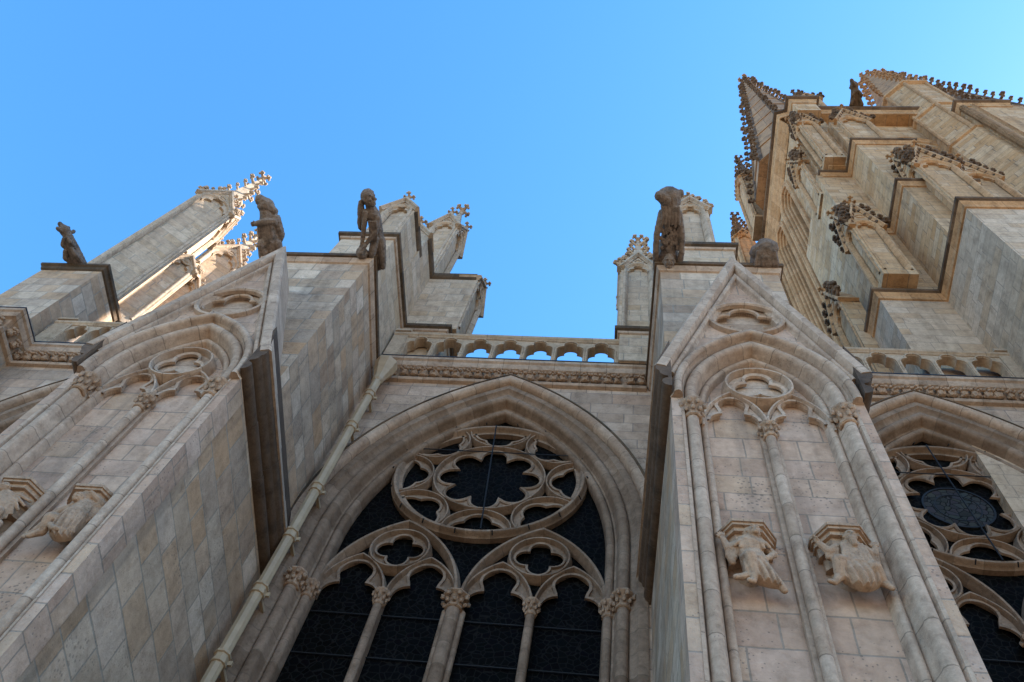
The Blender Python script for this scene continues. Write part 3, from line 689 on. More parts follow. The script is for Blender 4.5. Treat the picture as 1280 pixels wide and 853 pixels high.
def corbel(label, cx, zt, pose):
    """cx at the front of the panel (Y 6.52), zt top of the console"""
    th = thing('carved_corbel', label, 'corbel', (cx, 6.52, zt - 1.0), 'carved figure corbels on the buttress fronts')
    W = .34
    def octo(w, dpt): return [(cx + w, 6.52), (cx + w, 6.52 - dpt * .35), (cx + w * .52, 6.52 - dpt), (cx - w * .52, 6.52 - dpt), (cx - w, 6.52 - dpt * .35), (cx - w, 6.52)]
    b = B()
    b.prism(octo(W, .36), zt - .045, zt, PL); b.prism(octo(W * .95, .34), zt - .085, zt - .045, PL); b.prism(octo(W * .88, .30), zt - .15, zt - .085, PL)
    b.prism(octo(W * .8, .25), zt - .30, zt - .15, PL); b.prism(octo(W * .66, .16), zt - .48, zt - .3, PL)
    b.build('console', 'carve', th)
    b = B()
    Y = 6.52
    def P(x, y, z): return Vector((cx + x, Y - y, zt + z))     # y = out from the wall
    def gown(top, hem, n, r, sag=.04):
        """a fan of hanging folds from one line to another"""
        (ax, ay, az), (bx, by, bz) = top; (cx_, cy_, cz), (dx, dy, dz) = hem
        NU, NV = 12 * n, 10; o0 = len(b.v)
        for back in (0, 1):
            for j in range(NV + 1):
                v = j / NV
                for i in range(NU + 1):
                    u = i / NU
                    fold = abs(math.sin(PI * n * .5 * u + 1.1 * math.sin(2.3 * v + 4 * u)))          # sharp grooves, rounded ridges
                    x = (ax + (bx - ax) * u) * (1 - v) + (cx_ + (dx - cx_) * u) * v
                    y = (ay + (by - ay) * u) * (1 - v) + (cy_ + (dy - cy_) * u) * v
                    z = (az + (bz - az) * u) * (1 - v) + (cz + (dz - cz) * u) * v - sag * math.sin(PI * u) * v
                    if not back: y += .05 * math.sin(PI * u) + .03 * math.sin(PI * v) + (.02 + .065 * v) * fold
                    else: y = max(.02, y - .16 + .13 * v)
                    b.v.append(tuple(P(x, y, z + (0 if back else .012 * fold * v))))
        W_ = NU + 1; K = W_ * (NV + 1)
        for j in range(NV):
            for i in range(NU):
                q = o0 + j * W_ + i
                b.face([q, q + 1, q + W_ + 1, q + W_]); b.face([K + q, K + q + W_, K + q + W_ + 1, K + q + 1])
            for i in (0, NU):
                q = o0 + j * W_ + i; b.face([q, q + W_, K + q + W_, K + q])
        for i in range(NU):
            for j in (0, NV):
                q = o0 + j * W_ + i; b.face([q, q + 1, K + q + 1, K + q])
    if pose == 0:      # hooded man, one arm raised to the console, the other on his hip, legs crossed
        face(b, P(.05, .36, -.17), .095, (.35, -1, .15), (0, .1, 1))
        b.ball(P(.03, .29, -.13), (.115, .10, .12), 10, 8)
        b.limb([(P(.03, .27, -.22), .09), (P(.0, .25, -.32), .16), (P(.0, .23, -.42), .15)], 10)          # cape
        for i in range(7): drape(b, [P(-.03 + .02 * i, .33, -.24), P(-.13 + .05 * i, .35, -.36), P(-.17 + .062 * i, .33, -.46 + .02 * abs(i - 3))], .028, 5)
        b.limb([(P(.0, .22, -.40), .14), (P(.03, .24, -.62), .15)], 10)
        b.limb([(P(-.15, .27, -.32), .055), (P(-.23, .27, -.40), .05), (P(-.28, .29, -.24), .035)]); hand(b, P(-.285, .29, -.23), (-.1, -.1, 1), (1, 0, 0))
        drape(b, [P(-.22, .26, -.38), P(-.23, .24, -.5), P(-.20, .23, -.6)], .05); drape(b, [P(-.17, .27, -.40), P(-.18, .25, -.54)], .045)
        b.limb([(P(.16, .25, -.31), .055), (P(.25, .25, -.44), .045), (P(.18, .29, -.55), .036)]); hand(b, P(.175, .3, -.56), (-1, -.2, -.4), (0, 0, 1))
        gown((( -.10, .30, -.58), (.16, .28, -.6)), ((-.10, .24, -.86), (.26, .22, -.98)), 9, .028)
        b.limb([(P(-.06, .30, -.58), .07), (P(-.03, .40, -.64), .07), (P(.0, .33, -.86), .05), (P(-.03, .32, -1.0), .036), (P(-.08, .38, -1.05), .03)])
        b.limb([(P(.02, .30, -.84), .05), (P(-.12, .29, -.90), .045), (P(-.20, .31, -.94), .036)])
        drape(b, [P(.12, .27, -.66), P(.2, .26, -.84), P(.29, .2, -.99)], .055)
    elif pose == 1:    # bearded man in a long gown, both hands up to the console
        face(b, P(.05, .36, -.18), .09, (.1, -1, -.3), (0, -.1, 1))
        b.limb([(P(.05, .40, -.26), .05), (P(.06, .40, -.36), .035)]); b.ball(P(.05, .29, -.12), (.095, .09, .10), 9, 7)
        b.limb([(P(.05, .24, -.28), .14), (P(.05, .24, -.48), .14), (P(.04, .24, -.64), .17)], 10)
        for i in range(7): drape(b, [P(-.06 + .035 * i, .34, -.30), P(-.07 + .04 * i, .37, -.44), P(-.10 + .048 * i, .38, -.62)], .026, 5)
        b.limb([(P(-.09, .26, -.29), .065), (P(-.20, .28, -.39), .055), (P(-.28, .29, -.27), .04)]); hand(b, P(-.285, .29, -.25), (-.4, -.1, .8), (0, 1, .3), 1.1)
        b.limb([(P(.18, .25, -.28), .065), (P(.28, .25, -.37), .052), (P(.31, .26, -.27), .04)]); hand(b, P(.31, .26, -.25), (.2, 0, 1), (1, 0, 0), 1.1)
        for i in range(4): drape(b, [P(-.11 - .035 * i, .29, -.36), P(-.12 - .035 * i, .26, -.48), P(-.10 - .03 * i, .24, -.60 + .04 * i)], .032, 5)
        for i in range(3): drape(b, [P(.24 + .03 * i, .26, -.36), P(.25 + .025 * i, .24, -.48), P(.25 + .02 * i, .22, -.58)], .03, 5)
        b.limb([(P(-.04, .28, -.60), .10), (P(-.15, .37, -.64), .08), (P(-.17, .30, -.84), .06), (P(-.25, .32, -.97), .035), (P(-.31, .36, -.99), .028)])
        b.limb([(P(.14, .28, -.62), .10), (P(.20, .35, -.70), .08), (P(.27, .25, -.84), .055), (P(.33, .27, -.95), .034)])
        gown(((-.16, .34, -.62), (.22, .32, -.68)), ((-.14, .26, -.88), (.24, .24, -.88)), 10, .030, .12)
    elif pose == 2:    # crouching figure with its face buried in a raised arm, sleeve fanned out to the right
        face(b, P(-.04, .35, -.21), .088, (-.5, -1, -.3), (.15, 0, 1))
        b.ball(P(.0, .29, -.14), (.11, .10, .11), 9, 7)
        b.limb([(P(.05, .24, -.30), .14), (P(.07, .26, -.52), .16), (P(.06, .24, -.70), .17)], 10)
        b.limb([(P(-.09, .26, -.32), .07), (P(-.21, .28, -.46), .055), (P(-.23, .28, -.68), .048), (P(-.25, .30, -.86), .034)]); hand(b, P(-.25, .30, -.87), (-.3, -.1, -1), (1, 0, 0), 1.1)
        b.limb([(P(.15, .25, -.30), .065), (P(.24, .26, -.22), .055), (P(.09, .35, -.13), .042)]); hand(b, P(.09, .36, -.12), (-1, -.2, .3), (0, 0, 1), 1.1)
        for i in range(6): drape(b, [P(.17, .27, -.18 - .03 * i), P(.27 - .008 * i, .25, -.27 - .05 * i), P(.29 - .03 * i, .22, -.40 - .06 * i)], .03, 5)
        b.limb([(P(-.02, .28, -.66), .10), (P(-.13, .38, -.68), .085), (P(-.14, .31, -.88), .06), (P(-.22, .34, -1.0), .038)])
        gown(((-.06, .36, -.44), (.20, .32, -.44)), ((-.04, .30, -.90), (.24, .26, -.92)), 9, .028, .08)
        drape(b, [P(-.1, .36, -.78), P(.06, .42, -.92), P(.22, .3, -.84)], .04)
    else:              # winged beast in profile, tail coiled below
        face(b, P(-.10, .35, -.17), .088, (-.7, -1, -.1), (0, 0, 1))
        b.limb([(P(-.04, .26, -.28), .12), (P(-.02, .26, -.48), .14), (P(.0, .24, -.66), .12)], 10)
        for i in range(7): drape(b, [P(.02, .28, -.22 - .03 * i), P(.15, .30, -.26 - .05 * i), P(.28 - .025 * i, .22, -.28 - .09 * i)], .028, 5)
        b.limb([(P(-.14, .26, -.32), .06), (P(-.24, .28, -.44), .05), (P(-.18, .36, -.56), .04)]); hand(b, P(-.17, .37, -.57), (.5, -.2, -.8), (1, 0, 0))
        b.limb([(P(-.05, .28, -.62), .09), (P(-.15, .35, -.70), .07), (P(-.12, .29, -.92), .05), (P(-.18, .32, -1.0), .04)])
        b.limb([(P(.06, .26, -.64), .09), (P(.14, .35, -.66), .07), (P(.12, .29, -.88), .05), (P(.06, .32, -.98), .04)])
        b.limb([(P(.1, .22, -.7), .05), (P(.22, .26, -.8), .045), (P(.24, .26, -.95), .04), (P(.14, .27, -1.0), .03)])
    b.ball((cx, Y + .05, zt - .5), (.2, .12, .3), 10, 8)
    b.v = [(x, 6.52 - (6.52 - y) * .84, zt + (z - zt) * .96) for x, y, z in b.v]
    o = b.build('carved_figure', 'carve', th)
    remesh(o, .0075, 1, .25)
    return th
corbel('carved corbel of a seated hooded man with one arm raised, left of the right-hand pair', RBX - .57, 10.35, 0)
corbel('carved corbel of a bearded man in a long gown holding up the console', RBX + .47, 10.38, 1)
corbel('carved corbel of a crouching figure burying its face in a raised arm', LBX + .63, 10.30, 2)
corbel('winged carved corbel cut by the left edge, on the left buttress', LBX - .37, 10.38, 3)

# ------------------------------------------------------------------ finial, crocket and gable kit
def cross_finial(b, p, s=1.0, ang=0.0):
    """leafy cross: stem, knop, four lobed arms and a bud"""
    x, y, z = p; ca, sa = math.cos(ang), math.sin(ang)
    b.lathe(p, [(.06 * s, -.12 * s), (.05 * s, .1 * s), (.10 * s, .14 * s), (.05 * s, .2 * s), (.05 * s, .34 * s)], 8)
    for t in range(4):
        dx, dy = math.cos(ang + t * PI / 2), math.sin(ang + t * PI / 2)
        b.limb([((x + dx * .03 * s, y + dy * .03 * s, z + .34 * s), .055 * s), ((x + dx * .17 * s, y + dy * .17 * s, z + .36 * s), .05 * s)], 6)
        b.ball((x + dx * .22 * s, y + dy * .22 * s, z + .40 * s), .062 * s, 6, 5)
        b.ball((x + dx * .20 * s - dy * .07 * s, y + dy * .20 * s + dx * .07 * s, z + .34 * s), .05 * s, 6, 5)
        b.ball((x + dx * .20 * s + dy * .07 * s, y + dy * .20 * s - dx * .07 * s, z + .34 * s), .05 * s, 6, 5)
    b.lathe((x, y, z), [(.06 * s, .38 * s), (.085 * s, .46 * s), (.05 * s, .54 * s), (.02 * s, .58 * s)], 7)
def crocket_proto(mat, s):
    """hook of foliage growing along +X, shared by every crocket of its kind"""
    b = B(); b.limb([((-.04 * s, 0, -.02 * s), .06 * s), ((.10 * s, 0, .02 * s), .05 * s), ((.19 * s, 0, .10 * s), .045 * s)], 6)
    b.ball((.22 * s, 0, .14 * s), (.07 * s, .085 * s, .055 * s), 7, 5); b.ball((.16 * s, .06 * s, .10 * s), .045 * s, 6, 4); b.ball((.16 * s, -.06 * s, .10 * s), .045 * s, 6, 4)
    b.ball((.26 * s, 0, .08 * s), .04 * s, 6, 4)
    me_o = b.build('crocket', mat, None, smooth=60); return me_o
CR = {}
def crocket(parent, loc, ang, s, mat='pinn_t'):
    s = s * 3.0
    key = (mat, round(s, 2))
    p = Vector(loc)
    if XF is not None:
        q = Vector(XF(*loc)); d_ = Vector(XF(loc[0] + math.cos(ang), loc[1] + math.sin(ang), loc[2])) - q; ang = math.atan2(d_.y, d_.x); p = q
    if key not in CR:
        global_xf = globals()['XF']; globals()['XF'] = None
        o = crocket_proto(mat, s); globals()['XF'] = global_xf
        CR[key] = o; o.parent = parent
        o.location = p - Vector(parent['org']); o.rotation_euler = (0, 0, ang); o['org'] = tuple(p)
        return o
    return inst(CR[key], parent, tuple(p), ang + random.uniform(-.18, .18), random.uniform(.82, 1.22))
M['pinn_t'] = trim_mat('pinnacle_trim', (0.40, 0.36, 0.30), (0.52, 0.48, 0.42), (0.20, 0.17, 0.13), 0.4, joint=.7)

def blind_arch(b, F, cu, zb, a, zs, face_w, sgn, cusp=True):
    """arched blind panel moulded on a face; F maps (u, v, w), sgn is the outward direction of w"""
    p = parch(cu, zs, a, a * 1.35, 10, zb)
    b.sweep(p, [(.10, face_w + .0), (.09, face_w + sgn * .035), (.05, face_w + sgn * .05), (.02, face_w + sgn * .035), (-.02, face_w - sgn * .03), (-.05, face_w - sgn * .09)], F, cap=False)
    if cusp:
        outer = parch(cu, zs, a * .96, a * 1.30, 10); inner = cusped(cu, zs, a * .80, a * 1.15)
        b.plate([(cu - a * .96, zs - .03)] + outer + [(cu + a * .96, zs - .03), (cu + a * .84, zs - .1)] + inner[::-1] + [(cu - a * .84, zs - .1)], [], face_w - sgn * .03, face_w - sgn * .12, F)
def gabled_shaft(parent, x0, x1, y0, y1, z0, z1, gh, faces, wall='pinn', trim='pinn_t', panel=True, crk=0.0, fin=0.0, name='gabled_shaft', crk_mat=None):
    """square shaft; each face named in `faces` carries a gable (ridge running inwards) and a blind arch cut into it"""
    D = .13
    b = B(); ins = {f: (D if (panel and f in faces) else 0) for f in ('-y', '+y', '-x', '+x')}
    b.box(x0 + ins['-x'], x1 - ins['+x'], y0 + ins['-y'], y1 - ins['+y'], z0, z1)
    t = B()
    for f in faces:
        if f[1] == 'y': F = FY; u0, u1 = x0, x1; wf = y0 if f[0] == '-' else y1
        else: F = FX; u0, u1 = y0, y1; wf = x0 if f[0] == '-' else x1
        sg = -1 if f[0] == '-' else 1
        cu = (u0 + u1) / 2; wdt = u1 - u0; inner = wf - sg * wdt / 2
        a = wdt * .5 - .17
        zs = z1 - a * .35
        wb = wf - sg * D
        p0 = u0 + (D + .001 if (f[1] == 'x' and '-y' in faces and panel) else 0); p1 = u1 - (D + .001 if (f[1] == 'x' and '+y' in faces and panel) else 0)
        poly = [(p0, z0), (p1, z0), (p1, z1 + (u1 - p1) / (wdt / 2) * gh), (cu, z1 + gh), (p0, z1 + (p0 - u0) / (wdt / 2) * gh)]
        if panel:
            b.plate(poly, [parch(cu, zs, a, a * 1.35, 10, z0 + .35)], wf, wb, F, back=False)
            e_ = (D + .012) if len(faces) > 1 else .02; ze = z1 + gh * max(0, (e_ - .02)) / (wdt / 2) - .02
            b.prism([(u0 + e_, z1 - .3), (u1 - e_, z1 - .3), (u1 - e_, ze), (cu, z1 + gh - .03), (u0 + e_, ze)], wb - sg * .002, inner, F)
            blind_arch(t, F, cu, z0 + .35, a, zs, wf, sg)
            if gh > .5: t.sweep(circle(cu, z1 + gh * .42, min(.16, wdt * .14), 18), [(.03, wf), (.02, wf + sg * .03), (-.03, wf + sg * .02), (-.04, wf)], F, closed=True)
        else:
            b.prism([(u1, z1), (cu, z1 + gh), (u0, z1)], wf - sg * .004, inner, F)
        o_ = .07
        k = gh / (wdt / 2); cd_ = (wdt / 2) if len(faces) == 1 else .10
        t.sweep([(u0 - o_, z1 - o_ * k), (cu, z1 + gh), (u1 + o_, z1 - o_ * k)], [(-.03, wf - sg * cd_), (.07, wf - sg * cd_), (.07, wf + sg * .10), (.03, wf + sg * .12), (-.02, wf + sg * .12), (-.05, wf + sg * .05), (-.09, wf + sg * .04), (-.09, wf - sg * .01)], F, pclosed=True)
        if fin: cross_finial(t, F(cu, z1 + gh + .12 * fin, wf + sg * .02), fin)
    sh = b.build(name, wall, parent)
    t.build('gable_moulding', trim, sh, smooth=50)
    if crk:
        for f in faces:
            if f[1] == 'y': F = FY; u0, u1 = x0, x1; wf = y0 if f[0] == '-' else y1
            else: F = FX; u0, u1 = y0, y1; wf = x0 if f[0] == '-' else x1
            sg = -1 if f[0] == '-' else 1; cu = (u0 + u1) / 2
            n = max(2, int(math.hypot((u1 - u0) / 2, gh) / (crk * .95)))
            for side in (-1, 1):
                for i in range(n):
                    q = (i + .35) / n; u = cu + side * (u1 - u0) / 2 * (1 - q); z = z1 + gh * q + .06
                    loc = F(u, z, wf + sg * .03)
                    ang = (0 if side > 0 else PI) if f[1] == 'y' else (PI / 2 * side)
                    crocket(sh, loc, ang, crk, crk_mat or trim)
    return sh
def spirelet(parent, cx, cy, z0, z1, r, mat, n=4, a0=0.0, crk=.3, rows=5, fin=1.0, name='spirelet'):
    b = B(); b.lathe((cx, cy, 0), [(r, z0), (r * .12, z1 - .05), (.03, z1)], n, a0)
    if fin: cross_finial(b, (cx, cy, z1), fin, a0)
    sp = b.build(name, mat, parent, smooth=42)
    for k in range(n):
        t = a0 + 2 * PI * k / n
        for i in range(rows):
            q = (i + .5) / (rows + .3); rr = r * (1 - q * .9)
            crocket(sp, (cx + rr * math.cos(t), cy + rr * math.sin(t), z0 + (z1 - z0) * q), t, crk, mat)
    return sp
def plinth(parent, x0, x1, y0, y1, z0, z1, wall='pinn', trim='trim_d'):
    b = B(); b.box(x0, x1, y0, y1, z0, z1 - .05)
    p = b.build('plinth', wall, parent)
    b = B(); b.sweep([(x1, y1), (x1, y0), (x0, y0), (x0, y1)], [(0, z1 - .30), (.04, z1 - .28), (.06, z1 - .2), (.0, z1 - .16)], PL); b.build('plinth_moulding', 'trim', p)
    b = B(); b.sweep([(x1, y1), (x1, y0), (x0, y0), (x0, y1)], [(.04, z1 - .2), (.12, z1 - .15), (.13, z1 - .03), (.08, z1), (-.3, z1 + .04)], PL)
    b.box(x0 + .01, x1 - .01, y0 + .01, y1, z1 - .06, z1 + .03)
    b.build('plinth_cornice', trim, p)

# pinnacle pile over the left buttress
th = thing('pinnacle', 'stepped group of plain gabled pinnacles with small cross finials, over the left buttress', 'pinnacle', (-6.6, 8.5, 21.05), 'pinnacles above the buttresses')
plinth(th, -7.42, -6.02, 7.5, 10.4, 21.05, 24.0)
plinth(th, -6.02, -4.78, 10.08, 11.4, 21.4, 24.0)
gabled_shaft(th, -7.06, -6.12, 7.58, 9.0, 24.0, 26.75, .85, ['-y'], fin=.7)
gabled_shaft(th, -7.1, -6.06, 8.78, 11.3, 24.0, 28.05, .9, ['-y'], panel=False, fin=.72)
gabled_shaft(th, -6.2, -4.55, 10.1, 11.3, 24.0, 27.9, .75, ['+x'], fin=.72)
b = B(); b.sweep([(-4.6, 10.1), (-6.06, 10.1), (-6.06, 8.85)], [(0, 27.72), (.05, 27.76), (.10, 27.9), (.10, 28.0), (-.2, 28.06)], PL); b.build('string_course', 'trim_d', th)
b = B(); b.sweep([(-6.12, 9.0), (-6.12, 7.6)], [(0, 26.5), (.05, 26.54), (.09, 26.66), (.09, 26.78), (-.2, 26.84)], PL); b.build('string_course', 'trim_d', th)
gabled_shaft(th, -7.12, -6.1, 10.05, 11.15, 28.05, 33.0, 1.25, ['-y', '+x', '-x'], fin=.75)
spirelet(th, -6.61, 10.6, 33.4, 36.3, .5, 'pinn_t', 4, PI / 4, .22, 0, 1.2)

# pinnacle pile over the right buttress
th = thing('pinnacle', 'group of leafy crocketed pinnacles behind the large gargoyle, over the right buttress', 'pinnacle', (1.7, 8.5, 21.05), 'pinnacles above the buttresses')
plinth(th, .85, 2.50, 7.25, 10.4, 21.05, 23.0)
plinth(th, -.12, .9, 9.6, 11.0, 21.4, 23.2)
gabled_shaft(th, 1.28, 2.22, 7.6, 9.2, 23.0, 27.3, .95, ['-y', '+x'], crk=.3)
spirelet(th, 1.74, 8.1, 27.5, 30.0, .42, 'pinn_t', 4, PI / 4, .3, 5, .8)
gabled_shaft(th, -.16, .86, 9.75, 11.0, 23.2, 28.2, 1.2, ['-y', '-x'], crk=.3)
spirelet(th, .36, 10.35, 28.6, 32.4, .5, 'pinn_t', 4, PI / 4, .34, 6, .9)

# diagonal pinnacles at far left
def diag(label, cx, cy, deg, hw, z0, z1, gh, tip, side_z, side):
    global XF
    th = thing('pinnacle', label, 'pinnacle', (cx, cy, z0), 'pinnacles above the buttresses')
    ca, sa = math.cos(R(deg)), math.sin(R(deg))
    XF = lambda x, y, z: (cx + x * ca - y * sa, cy + x * sa + y * ca, z)
    gabled_shaft(th, -hw, hw, -hw, hw, z0, z1, gh, ['-y', '+x', '-x', '+y'], crk=.3)
    spirelet(th, 0, 0, z1 + .3, tip, hw * .72, 'pinn_t', 4, PI / 4, .38, 6, 1.3)
    sx0, sx1, sy0, sy1 = side
    gabled_shaft(th, sx0, sx1, sy0, sy1, z0, side_z, .75, ['-y', '+x'], crk=.26, name='side_shaft')
    XF = None
diag('tall grey pinnacle leaning over the far left pier, in shade', -16.65, 10.55, 38, .74, 25.9, 35.0, 1.5, 40.6, 30.6, (.5, 1.5, -.3, .72))
diag('sunlit pinnacle glowing behind the left gable', -16.55, 12.75, 40, .70, 21.5, 34.9, 1.35, 39.0, 30.6, (-.35, .45, -1.45, -.72))

# ------------------------------------------------------------------ gargoyles
def gargoyle(label, cat, origin, yaw, fn, vox=.012):
    """fn builds the beast along -Y from the origin; yaw turns it"""
    b = B(); fn(b)
    ca, sa = math.cos(R(yaw)), math.sin(R(yaw))
    b.v = [(x * .86, y, z * .9) for x, y, z in b.v]
    b.v = [(origin[0] + x * ca - y * sa, origin[1] + x * sa + y * ca, origin[2] + z) for x, y, z in b.v]
    o = b.build('gargoyle', 'garg', None, at=origin)
    remesh(o, vox, 1, .4)
    dm = o.modifiers.new('wear', 'DISPLACE'); dm.texture = tx; dm.strength = .022; dm.mid_level = .5; dm.texture_coords = 'LOCAL'
    tag(o, label, 'gargoyle', 'gargoyles on the cornices')
    return o
V = Vector
def lean_beast(b):            # small dog-like gargoyle, open mouth
    b.limb([(V((0, .3, .0)), .26), (V((0, -.15, .06)), .24), (V((-.02, -.5, .14)), .20), (V((-.06, -.78, .22)), .17)], 10)
    b.ball((-.10, -.92, .28), (.19, .22, .18), 10, 8); b.limb([(V((-.14, -1.0, .32)), .13), (V((-.22, -1.16, .36)), .085)]); b.limb([(V((-.12, -.96, .18)), .11), (V((-.2, -1.08, .12)), .07)])
    for s in (-1, 1):
        b.ball((-.08 + .14 * s, -.82, .44), (.05, .07, .12), 6, 5)
        b.limb([(V((.17 * s, -.0, -.06)), .11), (V((.22 * s, -.22, -.2)), .09), (V((.14 * s, -.42, -.14)), .07)])
        b.limb([(V((.14 * s, -.45, .0)), .09), (V((.18 * s, -.6, -.08)), .07), (V((.08 * s, -.76, .0)), .055)])
        b.ball((-.10 + .09 * s, -.98, .42), .05, 6, 5)
    for i in range(6): b.ball((.1, .1 - .16 * i, -.14 + .05 * i), (.04, .07, .06), 6, 5)
def winged_man(b):            # hunched figure under a flat hood, arm across, a child crouching below
    b.limb([(V((.05, .25, 0)), .27), (V((.06, -.2, .02)), .30), (V((.03, -.6, .12)), .27), (V((-.02, -.85, .2)), .2)], 12)
    b.ball((-.04, -1.02, .24), (.24, .2, .2), 10, 8); b.limb([(V((-.2, -1.16, .26)), .14), (V((.0, -1.04, .22)), .18), (V((.2, -.9, .2)), .1)])
    b.limb([(V((.26, -.72, -.02)), .10), (V((.0, -.74, -.12)), .085), (V((-.2, -.7, -.14)), .07)], 8); hand(b, (-.2, -.7, -.15), (-1, .1, 0), (0, 1, 0), 1.4)
    b.limb([(V((.27, -.75, .08)), .13), (V((.36, -.4, .05)), .11), (V((.28, -.2, .02)), .07)])
    b.limb([(V((.30, -.2, -.1)), .12), (V((.33, .05, -.08)), .11), (V((.3, .25, -.05)), .1)])
    face(b, (-.10, -.22, -.24), .14, (-.2, -.3, -1), (0, -1, .1)); b.limb([(V((-.08, -.05, -.2)), .16), (V((-.06, .2, -.15)), .2)], 9)
    for i in range(5): drape(b, [V((-.18 + .09 * i, -.62, -.1)), V((-.16 + .09 * i, -.4, -.16)), V((-.2 + .1 * i, -.1, -.12))], .045, 5)
def naked_man(b):             # long human figure: mantle at one side, arm reaching down to a round vessel
    face(b, (-.02, -1.28, .10), .20, (.75, -.5, -.55), (-.2, -.8, .3))
    b.ball((-.08, -1.33, .16), (.2, .2, .2), 9, 7)
    b.ball((-.24, -.95, .02), (.10, .36, .16), 9, 7); b.ball((-.26, -.78, -.04), (.08, .22, .12), 8, 6)
    b.limb([(V((.0, -1.12, .08)), .13), (V((.08, -.92, .06)), .19), (V((.14, -.62, .06)), .17), (V((.16, -.3, .04)), .18), (V((.1, .2, .05)), .22)], 12)
    b.limb([(V((-.10, -1.02, -.06)), .09), (V((-.12, -.7, -.20)), .07), (V((-.17, -.34, -.27)), .055)]); hand(b, (-.17, -.33, -.28), (.1, 1, -.1), (1, 0, 0), 2.0)
    b.limb([(V((.22, -.9, -.05)), .09), (V((.20, -.62, -.2)), .07), (V((-.04, -.36, -.27)), .055)]); hand(b, (-.05, -.35, -.28), (-.7, .7, -.2), (0, 0, 1), 2.0)
    b.limb([(V((.13, -.40, -.08)), .13), (V((.08, -.1, -.25)), .10), (V((.08, .12, -.24)), .075), (V((.06, .22, -.2)), .085)])
    b.limb([(V((.27, -.34, .0)), .13), (V((.33, -.02, -.12)), .10), (V((.32, .25, -.1)), .08)])
    b.ball((-.18, -.12, -.30), (.165, .165, .14), 10, 8); b.ball((-.18, -.12, -.43), (.10, .10, .05), 8, 6); b.limb([(V((-.28, -.2, -.3)), .025), (V((-.18, -.33, -.3)), .025), (V((-.08, -.2, -.3)), .025)], 6)
    b.limb([(V((-.18, .05, .0)), .16), (V((-.18, .25, .0)), .16)])
    for i in range(5): drape(b, [V((.02 + .05 * i, -.85, -.2)), V((.05 + .045 * i, -.6, -.23)), V((.08 + .03 * i, -.4, -.2))], .03, 5)
def big_beast(b):             # heavy gargoyle, broad head, beard locks, shaggy belly, mask carved at its foot
    b.limb([(V((0, .35, .05)), .30), (V((0, -.2, .06)), .27), (V((.04, -.7, .14)), .22), (V((.04, -1.1, .22)), .21), (V((0, -1.3, .28)), .22)], 12)
    b.limb([(V((.02, -1.0, .16)), .22), (V((-.02, -1.38, .24)), .25)], 12); b.ball((-.04, -1.46, .28), (.30, .2, .26), 10, 8); b.limb([(V((-.1, -1.4, .12)), .17), (V((-.30, -1.50, .06)), .12)]); b.limb([(V((.1, -1.45, .25)), .16), (V((.24, -1.5, .3)), .10)])
    for s in (-1, 1):
        b.ball((.22 * s, -1.3, .40), (.06, .10, .14), 7, 5); b.ball((-.05 + .13 * s, -1.5, .12), .065, 6, 5)
        b.limb([(V((.27 * s, .15, -.1)), .10), (V((.33 * s, -.3, -.16)), .075), (V((.31 * s, -.7, -.08)), .085), (V((.2 * s, -1.1, .08)), .11)])
    for i in range(6): drape(b, [V((-.2 + .08 * i, -1.25, .0)), V((-.18 + .08 * i, -1.08, -.07)), V((-.2 + .085 * i, -.86 - .05 * (i % 2), -.1))], .045, 6)
    rnd = random.Random(3)
    for i in range(70):
        y = rnd.uniform(-.95, -.3); x = rnd.uniform(-.2, .22)
        b.ball((x, y, -.20 + .2 * max(0, -y - .3) + .8 * x * x), (.035, .06, .04), 6, 5)
    face(b, (.02, -.1, -.26), .19, (.05, -.3, -1), (0, -1, .3)); b.limb([(V((-.24, .16, -.2)), .11), (V((0, .12, -.26)), .10), (V((.24, .16, -.2)), .11)])
def stump(b):                 # broken, weathered block of a gargoyle
    b.limb([(V((0, .3, .0)), .32), (V((0, -.1, .02)), .36), (V((.02, -.3, .04)), .30)], 12)
    b.ball((.16, -.35, .05), (.2, .2, .2), 8, 6); b.ball((-.2, -.28, .0), (.18, .2, .2), 8, 6); b.ball((.02, -.4, -.02), (.2, .14, .16), 8, 6)
    for i in range(7): drape(b, [V((-.3 + .1 * i, .2, -.22)), V((-.26 + .09 * i, -.1, -.30)), V((-.2 + .07 * i, -.36, -.18))], .05, 5)
tx = bpy.data.textures.new('weathering', 'CLOUDS'); tx.noise_scale = .07; tx.noise_depth = 3
gargoyle('small dog-like gargoyle on the far left pier', 'gargoyle', (-16.62, 9.2, 26.1), -16, lean_beast)
gargoyle('hunched winged gargoyle above the left gable, second from the left', 'gargoyle', (-8.32, 6.95, 21.12), 0, winged_man)
gargoyle('long human-shaped gargoyle clutching a round vessel, beside the cross-topped pinnacles', 'gargoyle', (-5.86, 6.98, 21.12), 2, naked_man)
gargoyle('large shaggy gargoyle with a carved mask under it, at the top of the right buttress', 'gargoyle', (.90, 7.0, 21.12), 0, big_beast)
gargoyle('short broken gargoyle stump right of the gable apex', 'gargoyle', (3.0, 7.0, 21.12), -4, stump)

# ------------------------------------------------------------------ tower
tw = thing('tower', 'tall golden stone transept tower with zigzag string courses and stepped buttresses', 'tower', (12, 13, 0))
def string(path, z, ov=.22, h=.5, parent=tw):
    b = B(); b.sweep(path, [(0, z - h), (.05, z - h + .02), (.08, z - h * .72), (.06, z - h * .66), (.13, z - h * .4), (.14, z - h * .34)], PL); b.build('string_course', 'tower_trim', parent)
    b = B(); b.sweep(path, [(.13, z - h * .34), (ov, z - h * .24), (ov + .02, z - .03), (ov * .5, z + .03), (-.6, z + .16)], PL); b.build('weathering', 'tower_dark', parent)
